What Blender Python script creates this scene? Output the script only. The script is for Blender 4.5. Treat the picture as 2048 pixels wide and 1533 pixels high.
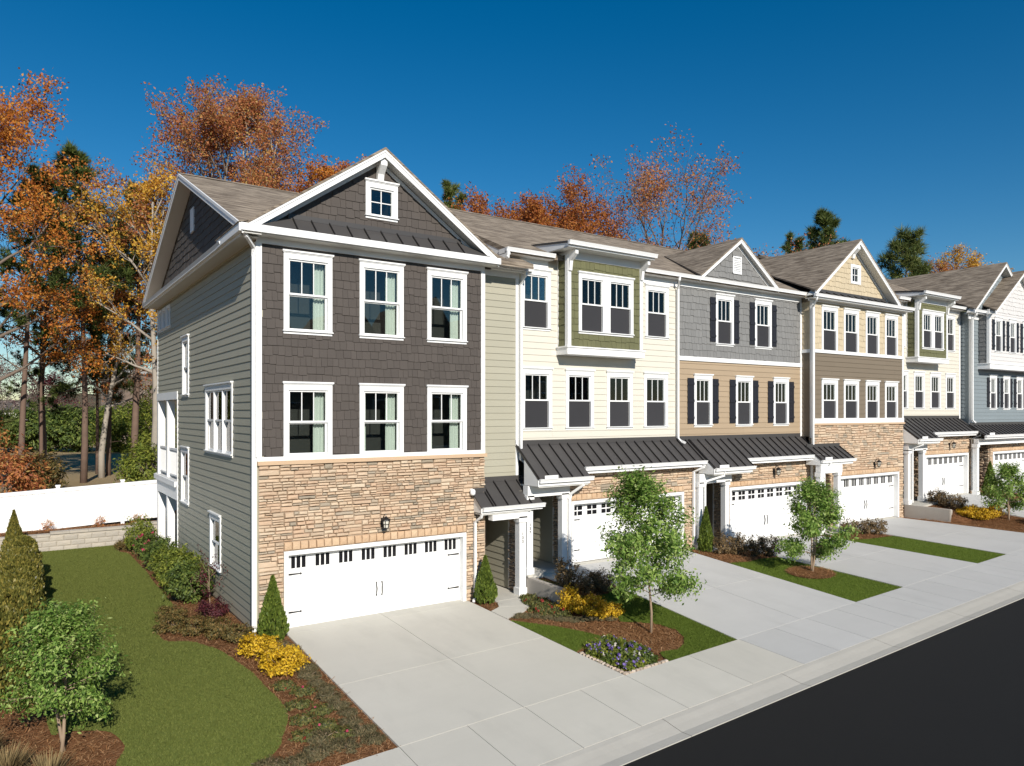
import bpy, math, random
import numpy as np
from mathutils import Vector, Matrix
from mathutils.geometry import delaunay_2d_cdt

for o in list(bpy.data.objects): bpy.data.objects.remove(o)
scene = bpy.context.scene
col = scene.collection
R = math.radians

# ------------------------------------------------------------------ camera
THETA = 0.598123
CAM = Vector((-4.6907, -17.3752, 4.9875))
cd = bpy.data.cameras.new("camera"); cam = bpy.data.objects.new("camera", cd); col.objects.link(cam)
cd.sensor_width = 36; cd.lens = 1469.066/2048*36; cd.shift_y = 59.5/2048
cd.clip_end = 6000; cd.clip_start = .1
cam.location = CAM; cam.rotation_euler = (R(90), 0, -THETA)
scene.camera = cam

# ------------------------------------------------------------------ sky, sun, exposure
SUN = Vector((.21, 1, -.55)).normalized()
world = bpy.data.worlds.new("World"); scene.world = world; world.use_nodes = True
wn = world.node_tree; wn.nodes.clear()
sky = wn.nodes.new("ShaderNodeTexSky"); sky.sky_type = 'NISHITA'; sky.sun_disc = False
sky.sun_elevation = math.asin(-SUN.z); sky.sun_rotation = math.atan2(-SUN.x, -SUN.y)
sky.altitude = 200; sky.air_density = 1.0; sky.dust_density = 0.05; sky.ozone_density = 3.0
bg = wn.nodes.new("ShaderNodeBackground"); bg.inputs[1].default_value = .075
out = wn.nodes.new("ShaderNodeOutputWorld")
hsv = wn.nodes.new('ShaderNodeHueSaturation'); hsv.inputs['Saturation'].default_value = 1.42; hsv.inputs['Hue'].default_value = .497
wn.links.new(sky.outputs[0], hsv.inputs['Color']); wn.links.new(hsv.outputs[0], bg.inputs[0]); wn.links.new(bg.outputs[0], out.inputs[0])
sd = bpy.data.lights.new("sun", 'SUN'); sd.energy = 4.7; sd.angle = R(.53); sd.color = (1, .94, .85)
sun = bpy.data.objects.new("sun", sd); col.objects.link(sun)
sun.rotation_euler = SUN.to_track_quat('-Z', 'Y').to_euler(); sun.location = (-10, -30, 30)
vs = scene.view_settings
vs.view_transform = 'Standard'; vs.look = 'None'; vs.exposure = .24; vs.gamma = 1; vs.use_curve_mapping = False
scene.render.engine = 'CYCLES'
scene.cycles.max_bounces = 6; scene.cycles.transparent_max_bounces = 10
scene.cycles.use_denoising = True

# ------------------------------------------------------------------ materials
MATS = {}
def nodes(name):
    m = bpy.data.materials.new(name); m.use_nodes = True; MATS[name] = m
    t = m.node_tree; b = t.nodes["Principled BSDF"]
    return m, t, b
def N(t, kind, **k):
    n = t.nodes.new(kind)
    for a, v in k.items():
        if a.startswith('i_'): n.inputs[int(a[2:])].default_value = v
        else: setattr(n, a, v)
    return n
def ramp(t, cols, inter='LINEAR'):
    r = t.nodes.new("ShaderNodeValToRGB"); e = r.color_ramp; e.interpolation = inter
    while len(e.elements) < len(cols): e.elements.new(.5)
    for i, (p, c) in enumerate(cols):
        e.elements[i].position = p; e.elements[i].color = (*c, 1)
    return r
def rnd(t):
    """one random number per object and per loose piece"""
    a = t.nodes.new("ShaderNodeObjectInfo"); g = t.nodes.new("ShaderNodeNewGeometry")
    s = N(t, "ShaderNodeMath", operation='ADD'); f = N(t, "ShaderNodeMath", operation='FRACT')
    t.links.new(a.outputs["Random"], s.inputs[0]); t.links.new(g.outputs["Random Per Island"], s.inputs[1])
    t.links.new(s.outputs[0], f.inputs[0]); return f.outputs[0]
def pos(t, scale=(1, 1, 1)):
    g = t.nodes.new("ShaderNodeNewGeometry"); mp = t.nodes.new("ShaderNodeMapping")
    mp.inputs["Scale"].default_value = scale
    t.links.new(g.outputs["Position"], mp.inputs[0]); return mp.outputs[0]
def noise(t, vec, scale, detail=4, rough=.55):
    n = N(t, "ShaderNodeTexNoise"); n.inputs["Scale"].default_value = scale
    n.inputs["Detail"].default_value = detail; n.inputs["Roughness"].default_value = rough
    t.links.new(vec, n.inputs["Vector"]); return n.outputs["Fac"]
def bump(t, b, h, strength=.3, dist=.02):
    n = N(t, "ShaderNodeBump"); n.inputs["Strength"].default_value = strength; n.inputs["Distance"].default_value = dist
    t.links.new(h, n.inputs["Height"]); t.links.new(n.outputs[0], b.inputs["Normal"])
def mixc(t, fac, a, b_, mode='MIX'):
    n = N(t, "ShaderNodeMix", data_type='RGBA', blend_type=mode)
    if isinstance(fac, (int, float)): n.inputs[0].default_value = fac
    else: t.links.new(fac, n.inputs[0])
    for s, v in ((6, a), (7, b_)):
        if isinstance(v, tuple): n.inputs[s].default_value = (*v, 1)
        else: t.links.new(v, n.inputs[s])
    return n.outputs[2]
def sc(c, k): return tuple(min(1, x*k) for x in c)
def paint(name, c, rough=.5, var=.06, grain=(30, 30, 30), bs=.06, pvar=.0, spec=.35):
    """painted / plain surface: base colour, soft blotches, fine relief, optional change from piece to piece"""
    m, t, b = nodes(name)
    f = noise(t, pos(t), 2.3, 5)
    cc = mixc(t, f, sc(c, 1-var), sc(c, 1+var))
    if pvar:
        cc = mixc(t, rnd(t), mixc(t, .5, cc, sc(c, 1-pvar)), mixc(t, .5, cc, sc(c, 1+pvar)))
    t.links.new(cc, b.inputs["Base Color"]); b.inputs["Roughness"].default_value = rough
    b.inputs["Specular IOR Level"].default_value = spec
    bump(t, b, noise(t, pos(t, grain), 1, 3), bs, .01)
    return m
paint('white', (.80, .80, .79), .45, .02)
paint('offwhite', (.70, .69, .66), .5, .03)
paint('tan_siding', (.375, .355, .275), .55, .04, (3, 3, 60), .12, .05)
paint('cream_siding', (.63, .595, .51), .55, .03, (3, 3, 60), .1, .03)
paint('brown_siding', (.375, .285, .19), .55, .04, (3, 3, 60), .1, .05)
paint('taupe_siding', (.185, .148, .105), .55, .05, (3, 3, 60), .1, .06)
paint('blue_siding', (.215, .25, .265), .55, .05, (3, 3, 60), .1, .05)
paint('dark_shingle', (.080, .068, .060), .7, .10, (60, 60, 3), .35, .16, .25)
paint('grey_shingle', (.205, .203, .197), .7, .08, (60, 60, 3), .3, .12, .25)
paint('yellow_shingle', (.52, .435, .30), .7, .06, (60, 60, 3), .3, .10, .25)
paint('green_shingle', (.135, .135, .068), .7, .08, (60, 60, 3), .3, .13, .25)
paint('pale_siding', (.64, .62, .60), .55, .03, (3, 3, 60), .1, .03)
paint('metal_seam_shade', (.012, .011, .011), .5, .1)  # roof metal blackened: shadow gaps beside the seams painted into its colour
paint('metal_roof', (.062, .058, .056), .42, .12, (2, 2, 2), .05, .10, .4)
paint('black_metal', (.016, .015, .015), .4, .1)
paint('shutter_black', (.020, .020, .026), .45, .1)
paint('soffit', (.62, .61, .57), .6, .03)
paint('cap_stone', (.52, .37, .24), .8, .15, (12, 12, 12), .4, .1)
paint('mortar', (.33, .26, .19), .9, .2, (20, 20, 20), .6)
paint('bark', (.17, .13, .10), .9, .3, (14, 14, 3), .8)
paint('young_bark', (.30, .22, .15), .85, .2, (30, 30, 8), .5)
paint('pine_bark', (.15, .10, .075), .95, .3, (10, 10, 2.5), .9)
paint('pale_bark', (.33, .29, .24), .9, .25, (14, 14, 3), .6)
paint('silt_black', (.02, .02, .022), .8)
paint('vinyl', (.86, .86, .86), .4, .01)
paint('curtain', (.72, .74, .70), .8, .03)
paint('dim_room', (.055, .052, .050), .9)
paint('screen_mesh', (.034, .033, .036), .6, .15, (200, 200, 200), .3, .25)
paint('brick_far', (.40, .29, .22), .9, .2)
paint('house_far', (.7, .68, .64), .8, .05)
paint('roof_far', (.10, .09, .085), .8, .1)

def stone_mat(name, cols, bs=.55):
    m, t, b = nodes(name); r = rnd(t); cr = ramp(t, cols); t.links.new(r, cr.inputs[0])
    p = pos(t, (1, 1, 1.6)); f = noise(t, p, 9, 6, .65)
    c = mixc(t, f, cr.outputs[0], mixc(t, .45, cr.outputs[0], (.16, .12, .085)))
    f2 = noise(t, p, 4, 3); c2 = mixc(t, f2, c, mixc(t, .25, c, (.75, .62, .46)))
    t.links.new(c2, b.inputs["Base Color"]); b.inputs["Roughness"].default_value = .88
    b.inputs["Specular IOR Level"].default_value = .2
    bump(t, b, noise(t, p, 22, 6, .7), bs, .02)
stone_mat('stone', [(0, (.60, .43, .29)), (.16, (.68, .52, .37)), (.30, (.57, .38, .25)), (.44, (.70, .57, .42)), (.58, (.50, .33, .215)), (.70, (.65, .49, .34)), (.82, (.46, .35, .25)), (.92, (.38, .33, .26)), (1, (.27, .235, .18))], .8)
stone_mat('soldier', [(0, (.62, .42, .26)), (.5, (.56, .36, .21)), (1, (.66, .47, .30))], .4)
stone_mat('cobble', [(0, (.50, .42, .34)), (.5, (.42, .33, .26)), (1, (.58, .52, .46))], .4)
stone_mat('block_grey', [(0, (.36, .345, .31)), (.5, (.42, .40, .36)), (1, (.46, .43, .37))], .6)

def roof_mat():
    m, t, b = nodes('roof_shingle')
    g = t.nodes.new("ShaderNodeNewGeometry")
    # courses follow height, tabs follow the horizontal run; both give only grain and fine relief
    br = N(t, "ShaderNodeTexBrick"); br.inputs["Scale"].default_value = 1
    br.inputs["Brick Width"].default_value = .33; br.inputs["Row Height"].default_value = .055
    br.inputs["Mortar Size"].default_value = .006
    br.inputs["Color1"].default_value = (.20, .16, .122, 1); br.inputs["Color2"].default_value = (.285, .235, .185, 1)
    br.inputs["Mortar"].default_value = (.10, .08, .065, 1)
    sx = N(t, "ShaderNodeSeparateXYZ"); t.links.new(g.outputs["Position"], sx.inputs[0])
    ad = N(t, "ShaderNodeMath", operation='ADD'); t.links.new(sx.outputs[0], ad.inputs[0]); t.links.new(sx.outputs[1], ad.inputs[1])
    cx = N(t, "ShaderNodeCombineXYZ"); t.links.new(ad.outputs[0], cx.inputs[0]); t.links.new(sx.outputs[2], cx.inputs[1])
    t.links.new(cx.outputs[0], br.inputs["Vector"])
    p = pos(t, (1.5, 1.5, 18)); f0 = noise(t, p, 1.1, 4, .6); fr_ = ramp(t, [(.36, (0, 0, 0)), (.64, (1, 1, 1))]); t.links.new(f0, fr_.inputs[0]); f = fr_.outputs[0]
    c = mixc(t, f, mixc(t, .75, br.outputs[0], (.10, .078, .060)), mixc(t, .6, br.outputs[0], (.42, .35, .27)))
    t.links.new(c, b.inputs["Base Color"]); b.inputs["Roughness"].default_value = .95; b.inputs["Specular IOR Level"].default_value = .1
    bump(t, b, br.outputs["Fac"], .4, -.01)
roof_mat()

def concrete(name, c, dirt=.16, bs=.12):
    m, t, b = nodes(name); p = pos(t)
    f = noise(t, p, .9, 6, .6); f2 = noise(t, pos(t, (.7, 5, 1)), 1.3, 5, .6); f3 = noise(t, p, 60, 2)
    cc = mixc(t, f, sc(c, 1-dirt), sc(c, 1+dirt*.45)); cc = mixc(t, mixf(t, f2, .5), cc, sc(c, 1-dirt*.9))
    cc = mixc(t, mixf(t, f3, .25), cc, sc(c, .7))
    cc = mixc(t, mixf(t, rnd(t), .30), cc, sc(c, .74)); f4 = noise(t, pos(t, (.9, .25, 1)), 1.6, 6, .65); r4 = ramp(t, [(.52, (0, 0, 0)), (.75, (1, 1, 1))]); t.links.new(f4, r4.inputs[0]); cc = mixc(t, mixf(t, r4.outputs[0], .28), cc, sc(c, .62))
    t.links.new(cc, b.inputs["Base Color"]); b.inputs["Roughness"].default_value = .85
    b.inputs["Specular IOR Level"].default_value = .25
    bump(t, b, f3, bs, .005)
def mixf(t, f, k):
    n = N(t, "ShaderNodeMath", operation='MULTIPLY'); t.links.new(f, n.inputs[0]); n.inputs[1].default_value = k
    return n.outputs[0]
concrete('concrete', (.61, .585, .515)); concrete('concrete_grey', (.545, .54, .52)); concrete('gutter_concrete', (.56, .535, .475), .3)
concrete('wall_concrete', (.45, .41, .36), .25)
def turf_mat(nm, k):
    m, t, b = nodes(nm); p = pos(t); f = noise(t, p, .8, 6, .6); f2 = noise(t, p, 90, 3, .7); f3 = noise(t, pos(t, (.35, 2.2, 1)), 1.0, 3, .5)
    K = lambda c: tuple(a*q for a, q in zip(c, k))
    c = mixc(t, f, K((.088, .116, .026)), K((.118, .146, .036))); c = mixc(t, mixf(t, f3, .35), c, K((.135, .155, .045))); c = mixc(t, mixf(t, f2, .25), c, K((.07, .09, .02)))
    t.links.new(c, b.inputs["Base Color"]); b.inputs["Roughness"].default_value = .9; b.inputs["Specular IOR Level"].default_value = .1
    bump(t, b, f2, .5, .02)
def ground_mats():
    m, t, b = nodes('asphalt'); p = pos(t); f = noise(t, p, 130, 3, .7); f2 = noise(t, p, .5, 4)
    c = mixc(t, f, (.006, .006, .006), (.019, .019, .019)); c = mixc(t, mixf(t, f2, .4), c, (.016, .016, .016))
    t.links.new(c, b.inputs["Base Color"]); b.inputs["Roughness"].default_value = .9; b.inputs["Specular IOR Level"].default_value = .2
    bump(t, b, f, .5, .01)
    m, t, b = nodes('mulch'); p = pos(t); f = noise(t, pos(t, (9, 24, 9)), 2, 7, .7); f2 = noise(t, p, 1.2, 4)
    cr = ramp(t, [(.25, (.075, .032, .016)), (.5, (.22, .10, .045)), (.75, (.34, .17, .08))]); t.links.new(f, cr.inputs[0])
    t.links.new(mixc(t, mixf(t, f2, .5), cr.outputs[0], (.16, .085, .045)), b.inputs["Base Color"])
    b.inputs["Roughness"].default_value = 1; b.inputs["Specular IOR Level"].default_value = .05; bump(t, b, f, .9, .04)
    for nm_, k_ in (('turf', (1.32, 1.28, 1.25)), ('turf_fresh', (1.12, 1.25, .8))): turf_mat(nm_, k_)
    m, t, b = nodes('dry_field'); p = pos(t); f = noise(t, p, .12, 6, .6); f2 = noise(t, p, 3, 6, .7)
    c = mixc(t, f, (.28, .19, .09), (.46, .34, .18)); c = mixc(t, mixf(t, f2, .5), c, (.17, .14, .065))
    t.links.new(c, b.inputs["Base Color"]); b.inputs["Roughness"].default_value = 1; bump(t, b, f2, .8, .2)
ground_mats()
def leaf(name, cols, trans=.3, rough=.55, spec=.25):
    m, t, b = nodes(name); cr = ramp(t, cols); t.links.new(rnd(t), cr.inputs[0])
    t.links.new(cr.outputs[0], b.inputs["Base Color"]); b.inputs["Roughness"].default_value = rough
    b.inputs["Specular IOR Level"].default_value = spec
    tr = t.nodes.new("ShaderNodeBsdfTranslucent"); t.links.new(cr.outputs[0], tr.inputs[0])
    mx = t.nodes.new("ShaderNodeMixShader"); mx.inputs[0].default_value = trans
    o = t.nodes["Material Output"]
    t.links.new(b.outputs[0], mx.inputs[1]); t.links.new(tr.outputs[0], mx.inputs[2]); t.links.new(mx.outputs[0], o.inputs[0])
leaf('leaf_young', [(0, (.07, .14, .022)), (.45, (.17, .29, .05)), (.85, (.34, .46, .11)), (1, (.5, .58, .22))], .4)
leaf('leaf_green', [(0, (.045, .075, .018)), (.6, (.11, .155, .032)), (1, (.20, .24, .05))])
leaf('leaf_lime', [(0, (.075, .11, .018)), (.6, (.18, .215, .03)), (1, (.30, .31, .055))])
leaf('leaf_yellow', [(0, (.28, .17, .01)), (.5, (.66, .41, .02)), (1, (.82, .56, .04))])
leaf('leaf_arb', [(0, (.05, .08, .014)), (.6, (.115, .165, .024)), (1, (.19, .235, .04))], .2)
leaf('leaf_hedge', [(0, (.045, .052, .013)), (.5, (.15, .145, .03)), (1, (.32, .26, .06))], .2, .4, .35)
leaf('leaf_bronze', [(0, (.06, .055, .018)), (.5, (.16, .13, .04)), (1, (.27, .16, .055))])
leaf('leaf_dark', [(0, (.08, .06, .03)), (.5, (.20, .14, .065)), (1, (.33, .22, .11))])
leaf('leaf_greygreen', [(0, (.075, .07, .035)), (.6, (.17, .15, .075)), (1, (.29, .21, .11))])
leaf('leaf_purple', [(0, (.035, .010, .014)), (.6, (.10, .022, .030)), (1, (.17, .04, .045))])
leaf('leaf_cover', [(0, (.05, .06, .02)), (.5, (.12, .13, .04)), (.85, (.20, .20, .055)), (1, (.26, .12, .05))])
leaf('petal_red', [(0, (.25, .02, .02)), (1, (.45, .06, .05))])
leaf('petal_pink', [(0, (.45, .04, .10)), (1, (.70, .12, .22))])
leaf('petal_violet', [(0, (.07, .03, .20)), (.5, (.20, .13, .45)), (1, (.50, .42, .70))])
leaf('petal_white', [(0, (.70, .66, .62)), (1, (.85, .80, .66))])
leaf('autumn_orange', [(0, (0.29, 0.08, 0.02)), (0.4, (0.522, 0.167, 0.029)), (0.75, (0.667, 0.275, 0.041)), (1, (0.493, 0.29, 0.072))], .35)
leaf('autumn_red', [(0, (.23, .055, .02)), (.5, (.40, .13, .03)), (1, (.50, .21, .045))], .35)
leaf('autumn_rust', [(0, (0.275, 0.087, 0.043)), (0.5, (0.478, 0.174, 0.065)), (0.8, (0.58, 0.275, 0.087)), (1, (0.377, 0.29, 0.087))], .35)
leaf('autumn_gold', [(0, (0.406, 0.189, 0.026)), (0.5, (0.667, 0.362, 0.043)), (1, (0.725, 0.493, 0.087))], .35)
leaf('needle', [(0, (.035, .06, .016)), (.6, (.09, .125, .03)), (1, (.17, .20, .05))], .2)
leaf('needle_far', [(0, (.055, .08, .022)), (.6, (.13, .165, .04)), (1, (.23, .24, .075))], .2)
leaf('twig_grey', [(0, (.12, .09, .08)), (1, (.24, .19, .17))], 0)
leaf('grass', [(0, (.14, .17, .040)), (.6, (.18, .205, .052)), (1, (.22, .24, .07))], .35, .8, .05)
leaf('grass_fresh', [(0, (.115, .170, .026)), (.6, (.148, .205, .036)), (1, (.18, .235, .05))], .35, .8, .05)
leaf('straw', [(0, (.12, .052, .022)), (.5, (.30, .145, .062)), (1, (.46, .27, .14))], 0, .9, .05)
leaf('dry_grass', [(0, (.14, .10, .05)), (1, (.36, .27, .13))], .1, .9, .05)
def glass():
    m, t, b = nodes('glass'); t.nodes.remove(b)
    o = t.nodes["Material Output"]
    tr = N(t, "ShaderNodeBsdfTransparent"); tr.inputs[0].default_value = (.84, .88, .86, 1)
    gl = N(t, "ShaderNodeBsdfGlossy"); gl.inputs["Roughness"].default_value = .01
    fr = N(t, "ShaderNodeFresnel"); fr.inputs[0].default_value = 1.62
    mx = N(t, "ShaderNodeMixShader"); t.links.new(fr.outputs[0], mx.inputs[0])
    t.links.new(tr.outputs[0], mx.inputs[1]); t.links.new(gl.outputs[0], mx.inputs[2]); t.links.new(mx.outputs[0], o.inputs[0])
glass()
m, t, b = nodes('door_glass'); b.inputs["Base Color"].default_value = (.012, .012, .014, 1); b.inputs["Roughness"].default_value = .06
m, t, b = nodes('lamp_glass'); b.inputs["Base Color"].default_value = (.75, .72, .62, 1); b.inputs["Roughness"].default_value = .25

# ------------------------------------------------------------------ object helpers
WM = {}
def add(name, mesh, parent=None, M=None):
    o = bpy.data.objects.new(name, mesh); col.objects.link(o)
    M = M or Matrix()
    if parent is not None:
        o.parent = parent; o.matrix_parent_inverse = WM[parent][1]
    o.matrix_basis = M
    WM[o] = (M, M.inverted_safe())
    return o
def thing(name, label, cat, loc=(0, 0, 0), group=None):
    o = add(name, None, None, Matrix.Translation(loc)); o.empty_display_size = .2
    return tag(o, label, cat, group)
def tag(o, label=None, cat=None, group=None, kind=None):
    if label: o['label'] = label
    if cat: o['category'] = cat
    if group: o['group'] = group
    if kind: o['kind'] = kind
    return o
def me(name, v, f, mat, smooth=False):
    m = bpy.data.meshes.new(name); m.from_pydata([tuple(p) for p in v], [], f)
    m.materials.append(MATS[mat])
    if smooth: m.polygons.foreach_set('use_smooth', [True]*len(m.polygons))
    m.update(); return m
def npmesh(name, v, nper, mat, smooth=False):
    """v: (count*nper,3) array, one polygon of nper corners for each run of nper vertices"""
    v = np.asarray(v, np.float32).reshape(-1, 3); n = len(v); k = n//nper
    m = bpy.data.meshes.new(name); m.vertices.add(n); m.vertices.foreach_set('co', v.ravel())
    m.loops.add(n); m.loops.foreach_set('vertex_index', np.arange(n, dtype=np.int32))
    m.polygons.add(k); m.polygons.foreach_set('loop_start', np.arange(0, n, nper, dtype=np.int32))
    m.materials.append(MATS[mat]); m.update(calc_edges=True); m.validate(); return m
CUBE_V = [(0, 0, 0), (1, 0, 0), (1, 1, 0), (0, 1, 0), (0, 0, 1), (1, 0, 1), (1, 1, 1), (0, 1, 1)]
CUBE_F = [(0, 3, 2, 1), (4, 5, 6, 7), (0, 1, 5, 4), (1, 2, 6, 5), (2, 3, 7, 6), (3, 0, 4, 7)]
CACHE = {}
def cube(mat):
    if ('c', mat) not in CACHE: CACHE['c', mat] = me('box_'+mat, CUBE_V, CUBE_F, mat)
    return CACHE['c', mat]
def box(name, parent, x0, x1, y0, y1, z0, z1, mat):
    return add(name, cube(mat), parent, Matrix.LocRotScale(Vector((x0, y0, z0)), None, Vector((x1-x0, y1-y0, z1-z0))))
def boxes(name, parent, L, mat):
    v, f = [], []
    for x0, x1, y0, y1, z0, z1 in L:
        k = len(v); v += [(x0+(x1-x0)*a, y0+(y1-y0)*b, z0+(z1-z0)*c) for a, b, c in CUBE_V]
        f += [tuple(i+k for i in q) for q in CUBE_F]
    return add(name, me(name, v, f, mat), parent)
def prism_vf(poly, vec):
    n = len(poly); a = [Vector(p) for p in poly]; vec = Vector(vec)
    nrm = Vector((0, 0, 0))
    for i in range(n): nrm += (a[i]-a[0]).cross(a[(i+1) % n]-a[0])
    if nrm.dot(vec) > 0: a = a[::-1]
    v = a+[p+vec for p in a]
    f = [tuple(range(n)), tuple(range(2*n-1, n-1, -1))]
    f += [(i, i+n, (i+1) % n+n, (i+1) % n) for i in range(n)]
    return v, f
def prism(name, parent, poly, vec, mat):
    v, f = prism_vf(poly, vec); return add(name, me(name, v, f, mat), parent)
def prisms(name, parent, L, mat):
    V, F = [], []
    for poly, vec in L:
        v, f = prism_vf(poly, vec); k = len(V); V += v; F += [tuple(i+k for i in q) for q in f]
    return add(name, me(name, V, F, mat), parent)
def tube_vf(path, rad, k=6, V=None, F=None):
    V = [] if V is None else V; F = [] if F is None else F
    P = [Vector(p) for p in path]; n = len(P); base = len(V)
    if not hasattr(rad, '__len__'): rad = [rad]*n
    up = Vector((0.02, .01, 1))
    for i in range(n):
        d = (P[min(i+1, n-1)]-P[max(i-1, 0)]).normalized()
        a = d.cross(up if abs(d.z) < .95 else Vector((1, 0, 0))).normalized(); b_ = d.cross(a)
        for j in range(k):
            t_ = 2*math.pi*(j+.5)/k; V.append(P[i]+(a*math.cos(t_)+b_*math.sin(t_))*rad[i])
    for i in range(n-1):
        for j in range(k):
            F.append((base+i*k+j, base+i*k+(j+1) % k, base+(i+1)*k+(j+1) % k, base+(i+1)*k+j))
    F.append(tuple(base+j for j in range(k))[::-1]); F.append(tuple(base+(n-1)*k+j for j in range(k)))
    return V, F
def tube(name, parent, path, rad, mat, k=6, smooth=False):
    V, F = tube_vf(path, rad, k); return add(name, me(name, V, F, mat, smooth), parent)
def lathe_vf(prof, c, k=12):
    V, F = [], []
    for r_, z in prof:
        for j in range(k): V.append((c[0]+r_*math.cos(2*math.pi*j/k), c[1]+r_*math.sin(2*math.pi*j/k), c[2]+z))
    for i in range(len(prof)-1):
        for j in range(k): F.append((i*k+j, i*k+(j+1) % k, (i+1)*k+(j+1) % k, (i+1)*k+j))
    return V, F

# ------------------------------------------------------------------ wall frames: u along wall, d outwards, z up
class Front:
    def __init__(s, y): s.y = y
    def ext(s, u0, u1, d0, d1, z0, z1): return (u0, u1, s.y-d1, s.y-d0, z0, z1)
    def mat(s, u0, u1, d, z0, z1, th): return Matrix.LocRotScale(Vector((u0, s.y-d, z0)), None, Vector((u1-u0, th, z1-z0)))
    def pt(s, u, d, z): return Vector((u, s.y-d, z))
class Left:
    """wall facing -x at x=s.x, u runs along +y"""
    def __init__(s, x): s.x = x
    def ext(s, u0, u1, d0, d1, z0, z1): return (s.x-d1, s.x-d0, u0, u1, z0, z1)
    def mat(s, u0, u1, d, z0, z1, th):
        return Matrix.Translation((s.x-d, u1, z0)) @ Matrix.Rotation(-math.pi/2, 4, 'Z') @ Matrix.Diagonal((u1-u0, th, z1-z0, 1))
    def pt(s, u, d, z): return Vector((s.x-d, u, z))
def subtract(r, holes):
    out = [r]
    for h in holes:
        nxt = []
        for (a, b, c, d) in out:
            if h[0] >= b or h[1] <= a or h[2] >= d or h[3] <= c: nxt.append((a, b, c, d)); continue
            if h[0] > a: nxt.append((a, h[0], c, d))
            if h[1] < b: nxt.append((h[1], b, c, d))
            x0, x1 = max(a, h[0]), min(b, h[1])
            if h[2] > c: nxt.append((x0, x1, c, h[2]))
            if h[3] < d: nxt.append((x0, x1, h[3], d))
        out = nxt
    return out
def joined(name, parent, base_v, base_f, mats_, mat):
    bv = np.array([(*p, 1) for p in base_v]); V, F = [], []
    for M in mats_:
        k = len(V); V += [tuple(q) for q in (np.array(M) @ bv.T).T[:, :3]]
        F += [tuple(i+k for i in q) for q in base_f]
    o = add(name, me(name, V, F, mat), parent); o['kind'] = 'stuff'; return o
LAP_V = [(0, -1, 0), (1, -1, 0), (1, -.25, 1), (0, -.25, 1), (0, 0, 0), (1, 0, 0), (1, 0, 1), (0, 0, 1)]
LAP_F = [(0, 1, 2, 3), (0, 4, 5, 1), (3, 2, 6, 7), (0, 3, 7, 4), (1, 5, 6, 2)]
def stone_shape(seed):
    r = random.Random(seed); j = lambda a: r.uniform(-a, a)
    V = [(0, 0, 0), (1, 0, 0), (1, 0, 1), (0, 0, 1)]
    V += [(.02, -.6, .06), (.98, -.6, .06), (.98, -.6, .94), (.02, -.6, .94)]
    V += [(.06+abs(j(.03)), -1+j(.2), .16+j(.06)), (.94-abs(j(.03)), -1+j(.2), .16+j(.06)), (.94-abs(j(.03)), -1+j(.2), .84+j(.06)), (.06+abs(j(.03)), -1+j(.2), .84+j(.06)), (.5+j(.2), -1.08+j(.15), .5+j(.15))]
    F = []
    for a in (0, 4):
        for i in range(4): F.append((a+i, a+(i+1) % 4, a+4+(i+1) % 4, a+4+i))
    F += [(8+i, 8+(i+1) % 4, 12) for i in range(4)]
    return V, F
STONES = [stone_shape(i) for i in range(6)]
def shared(kind, vf, mat):
    if (kind, mat) not in CACHE: CACHE[kind, mat] = me(kind+'_'+mat, vf[0], vf[1], mat)
    return CACHE[kind, mat]
def lap(parent, fr, u0, u1, z0, z1, mat, holes=(), course=.19, name='siding_board', seed=0):
    r = random.Random(seed); z = z0; L = []
    while z < z1-.03:
        zt = min(z+course, z1)
        us = [u0]; x = u0+r.uniform(.8, 3.6)
        while x < u1-.5: us.append(x); x += 3.6
        us.append(u1)
        for a, b in zip(us, us[1:]):
            for q in subtract((a, b, z, zt+.008 if zt < z1 else zt), holes):
                if q[1]-q[0] > .03 and q[3]-q[2] > .02: L.append(q)
        z = zt
    msh = shared('lap', (LAP_V, LAP_F), mat)
    for q in L: add(name, msh, parent, fr.mat(q[0]+.001, q[1]-.001, 0, q[2], q[3], .024))
def split300(parent, items, name, stuffname, mat, key):
    """items: (shape index or None, matrix, sort); the first 300 become parts, the rest one piece of stuff"""
    items.sort(key=key)
    return items[:300], items[300:]
def shingles(parent, fr, u0, u1, z0, z1, mat, holes=(), course=.215, seed=1, inside=None, budget=300, wmin=.13, wmax=.27, name='shingle'):
    r = random.Random(seed); L = []; z = z0; row = 0
    while z < z1-.04:
        zt = min(z+course, z1); x = u0-r.uniform(0, .15)
        while x < u1:
            w = r.uniform(wmin, wmax); a, b = max(x, u0), min(x+w, u1); x += w
            if b-a < .03: continue
            dz = r.choice((0, 0, .018, .03, -.008))
            if inside:
                if not inside((a+b)/2, zt): continue
            for q in subtract((a+.003, b-.003, max(z0, z+dz), min(zt+.03, z1)), holes):
                if q[1]-q[0] > .03 and q[3]-q[2] > .03: L.append((q, r.uniform(.85, 1.15)))
        z = zt; row += 1
    msh = shared('lap', (LAP_V, LAP_F), mat)
    near = sorted(L, key=lambda q: -(q[0][1]-q[0][0])*(q[0][3]-q[0][2])/(1+.05*q[0][0]))
    for q, k in near[:budget]: add(name, msh, parent, fr.mat(q[0], q[1], 0, q[2], q[3], .026*k))
    rest = [fr.mat(q[0], q[1], 0, q[2], q[3], .026*k) for q, k in near[budget:]]
    if rest: joined(name+'_field', parent, LAP_V, LAP_F, rest, mat)
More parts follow.
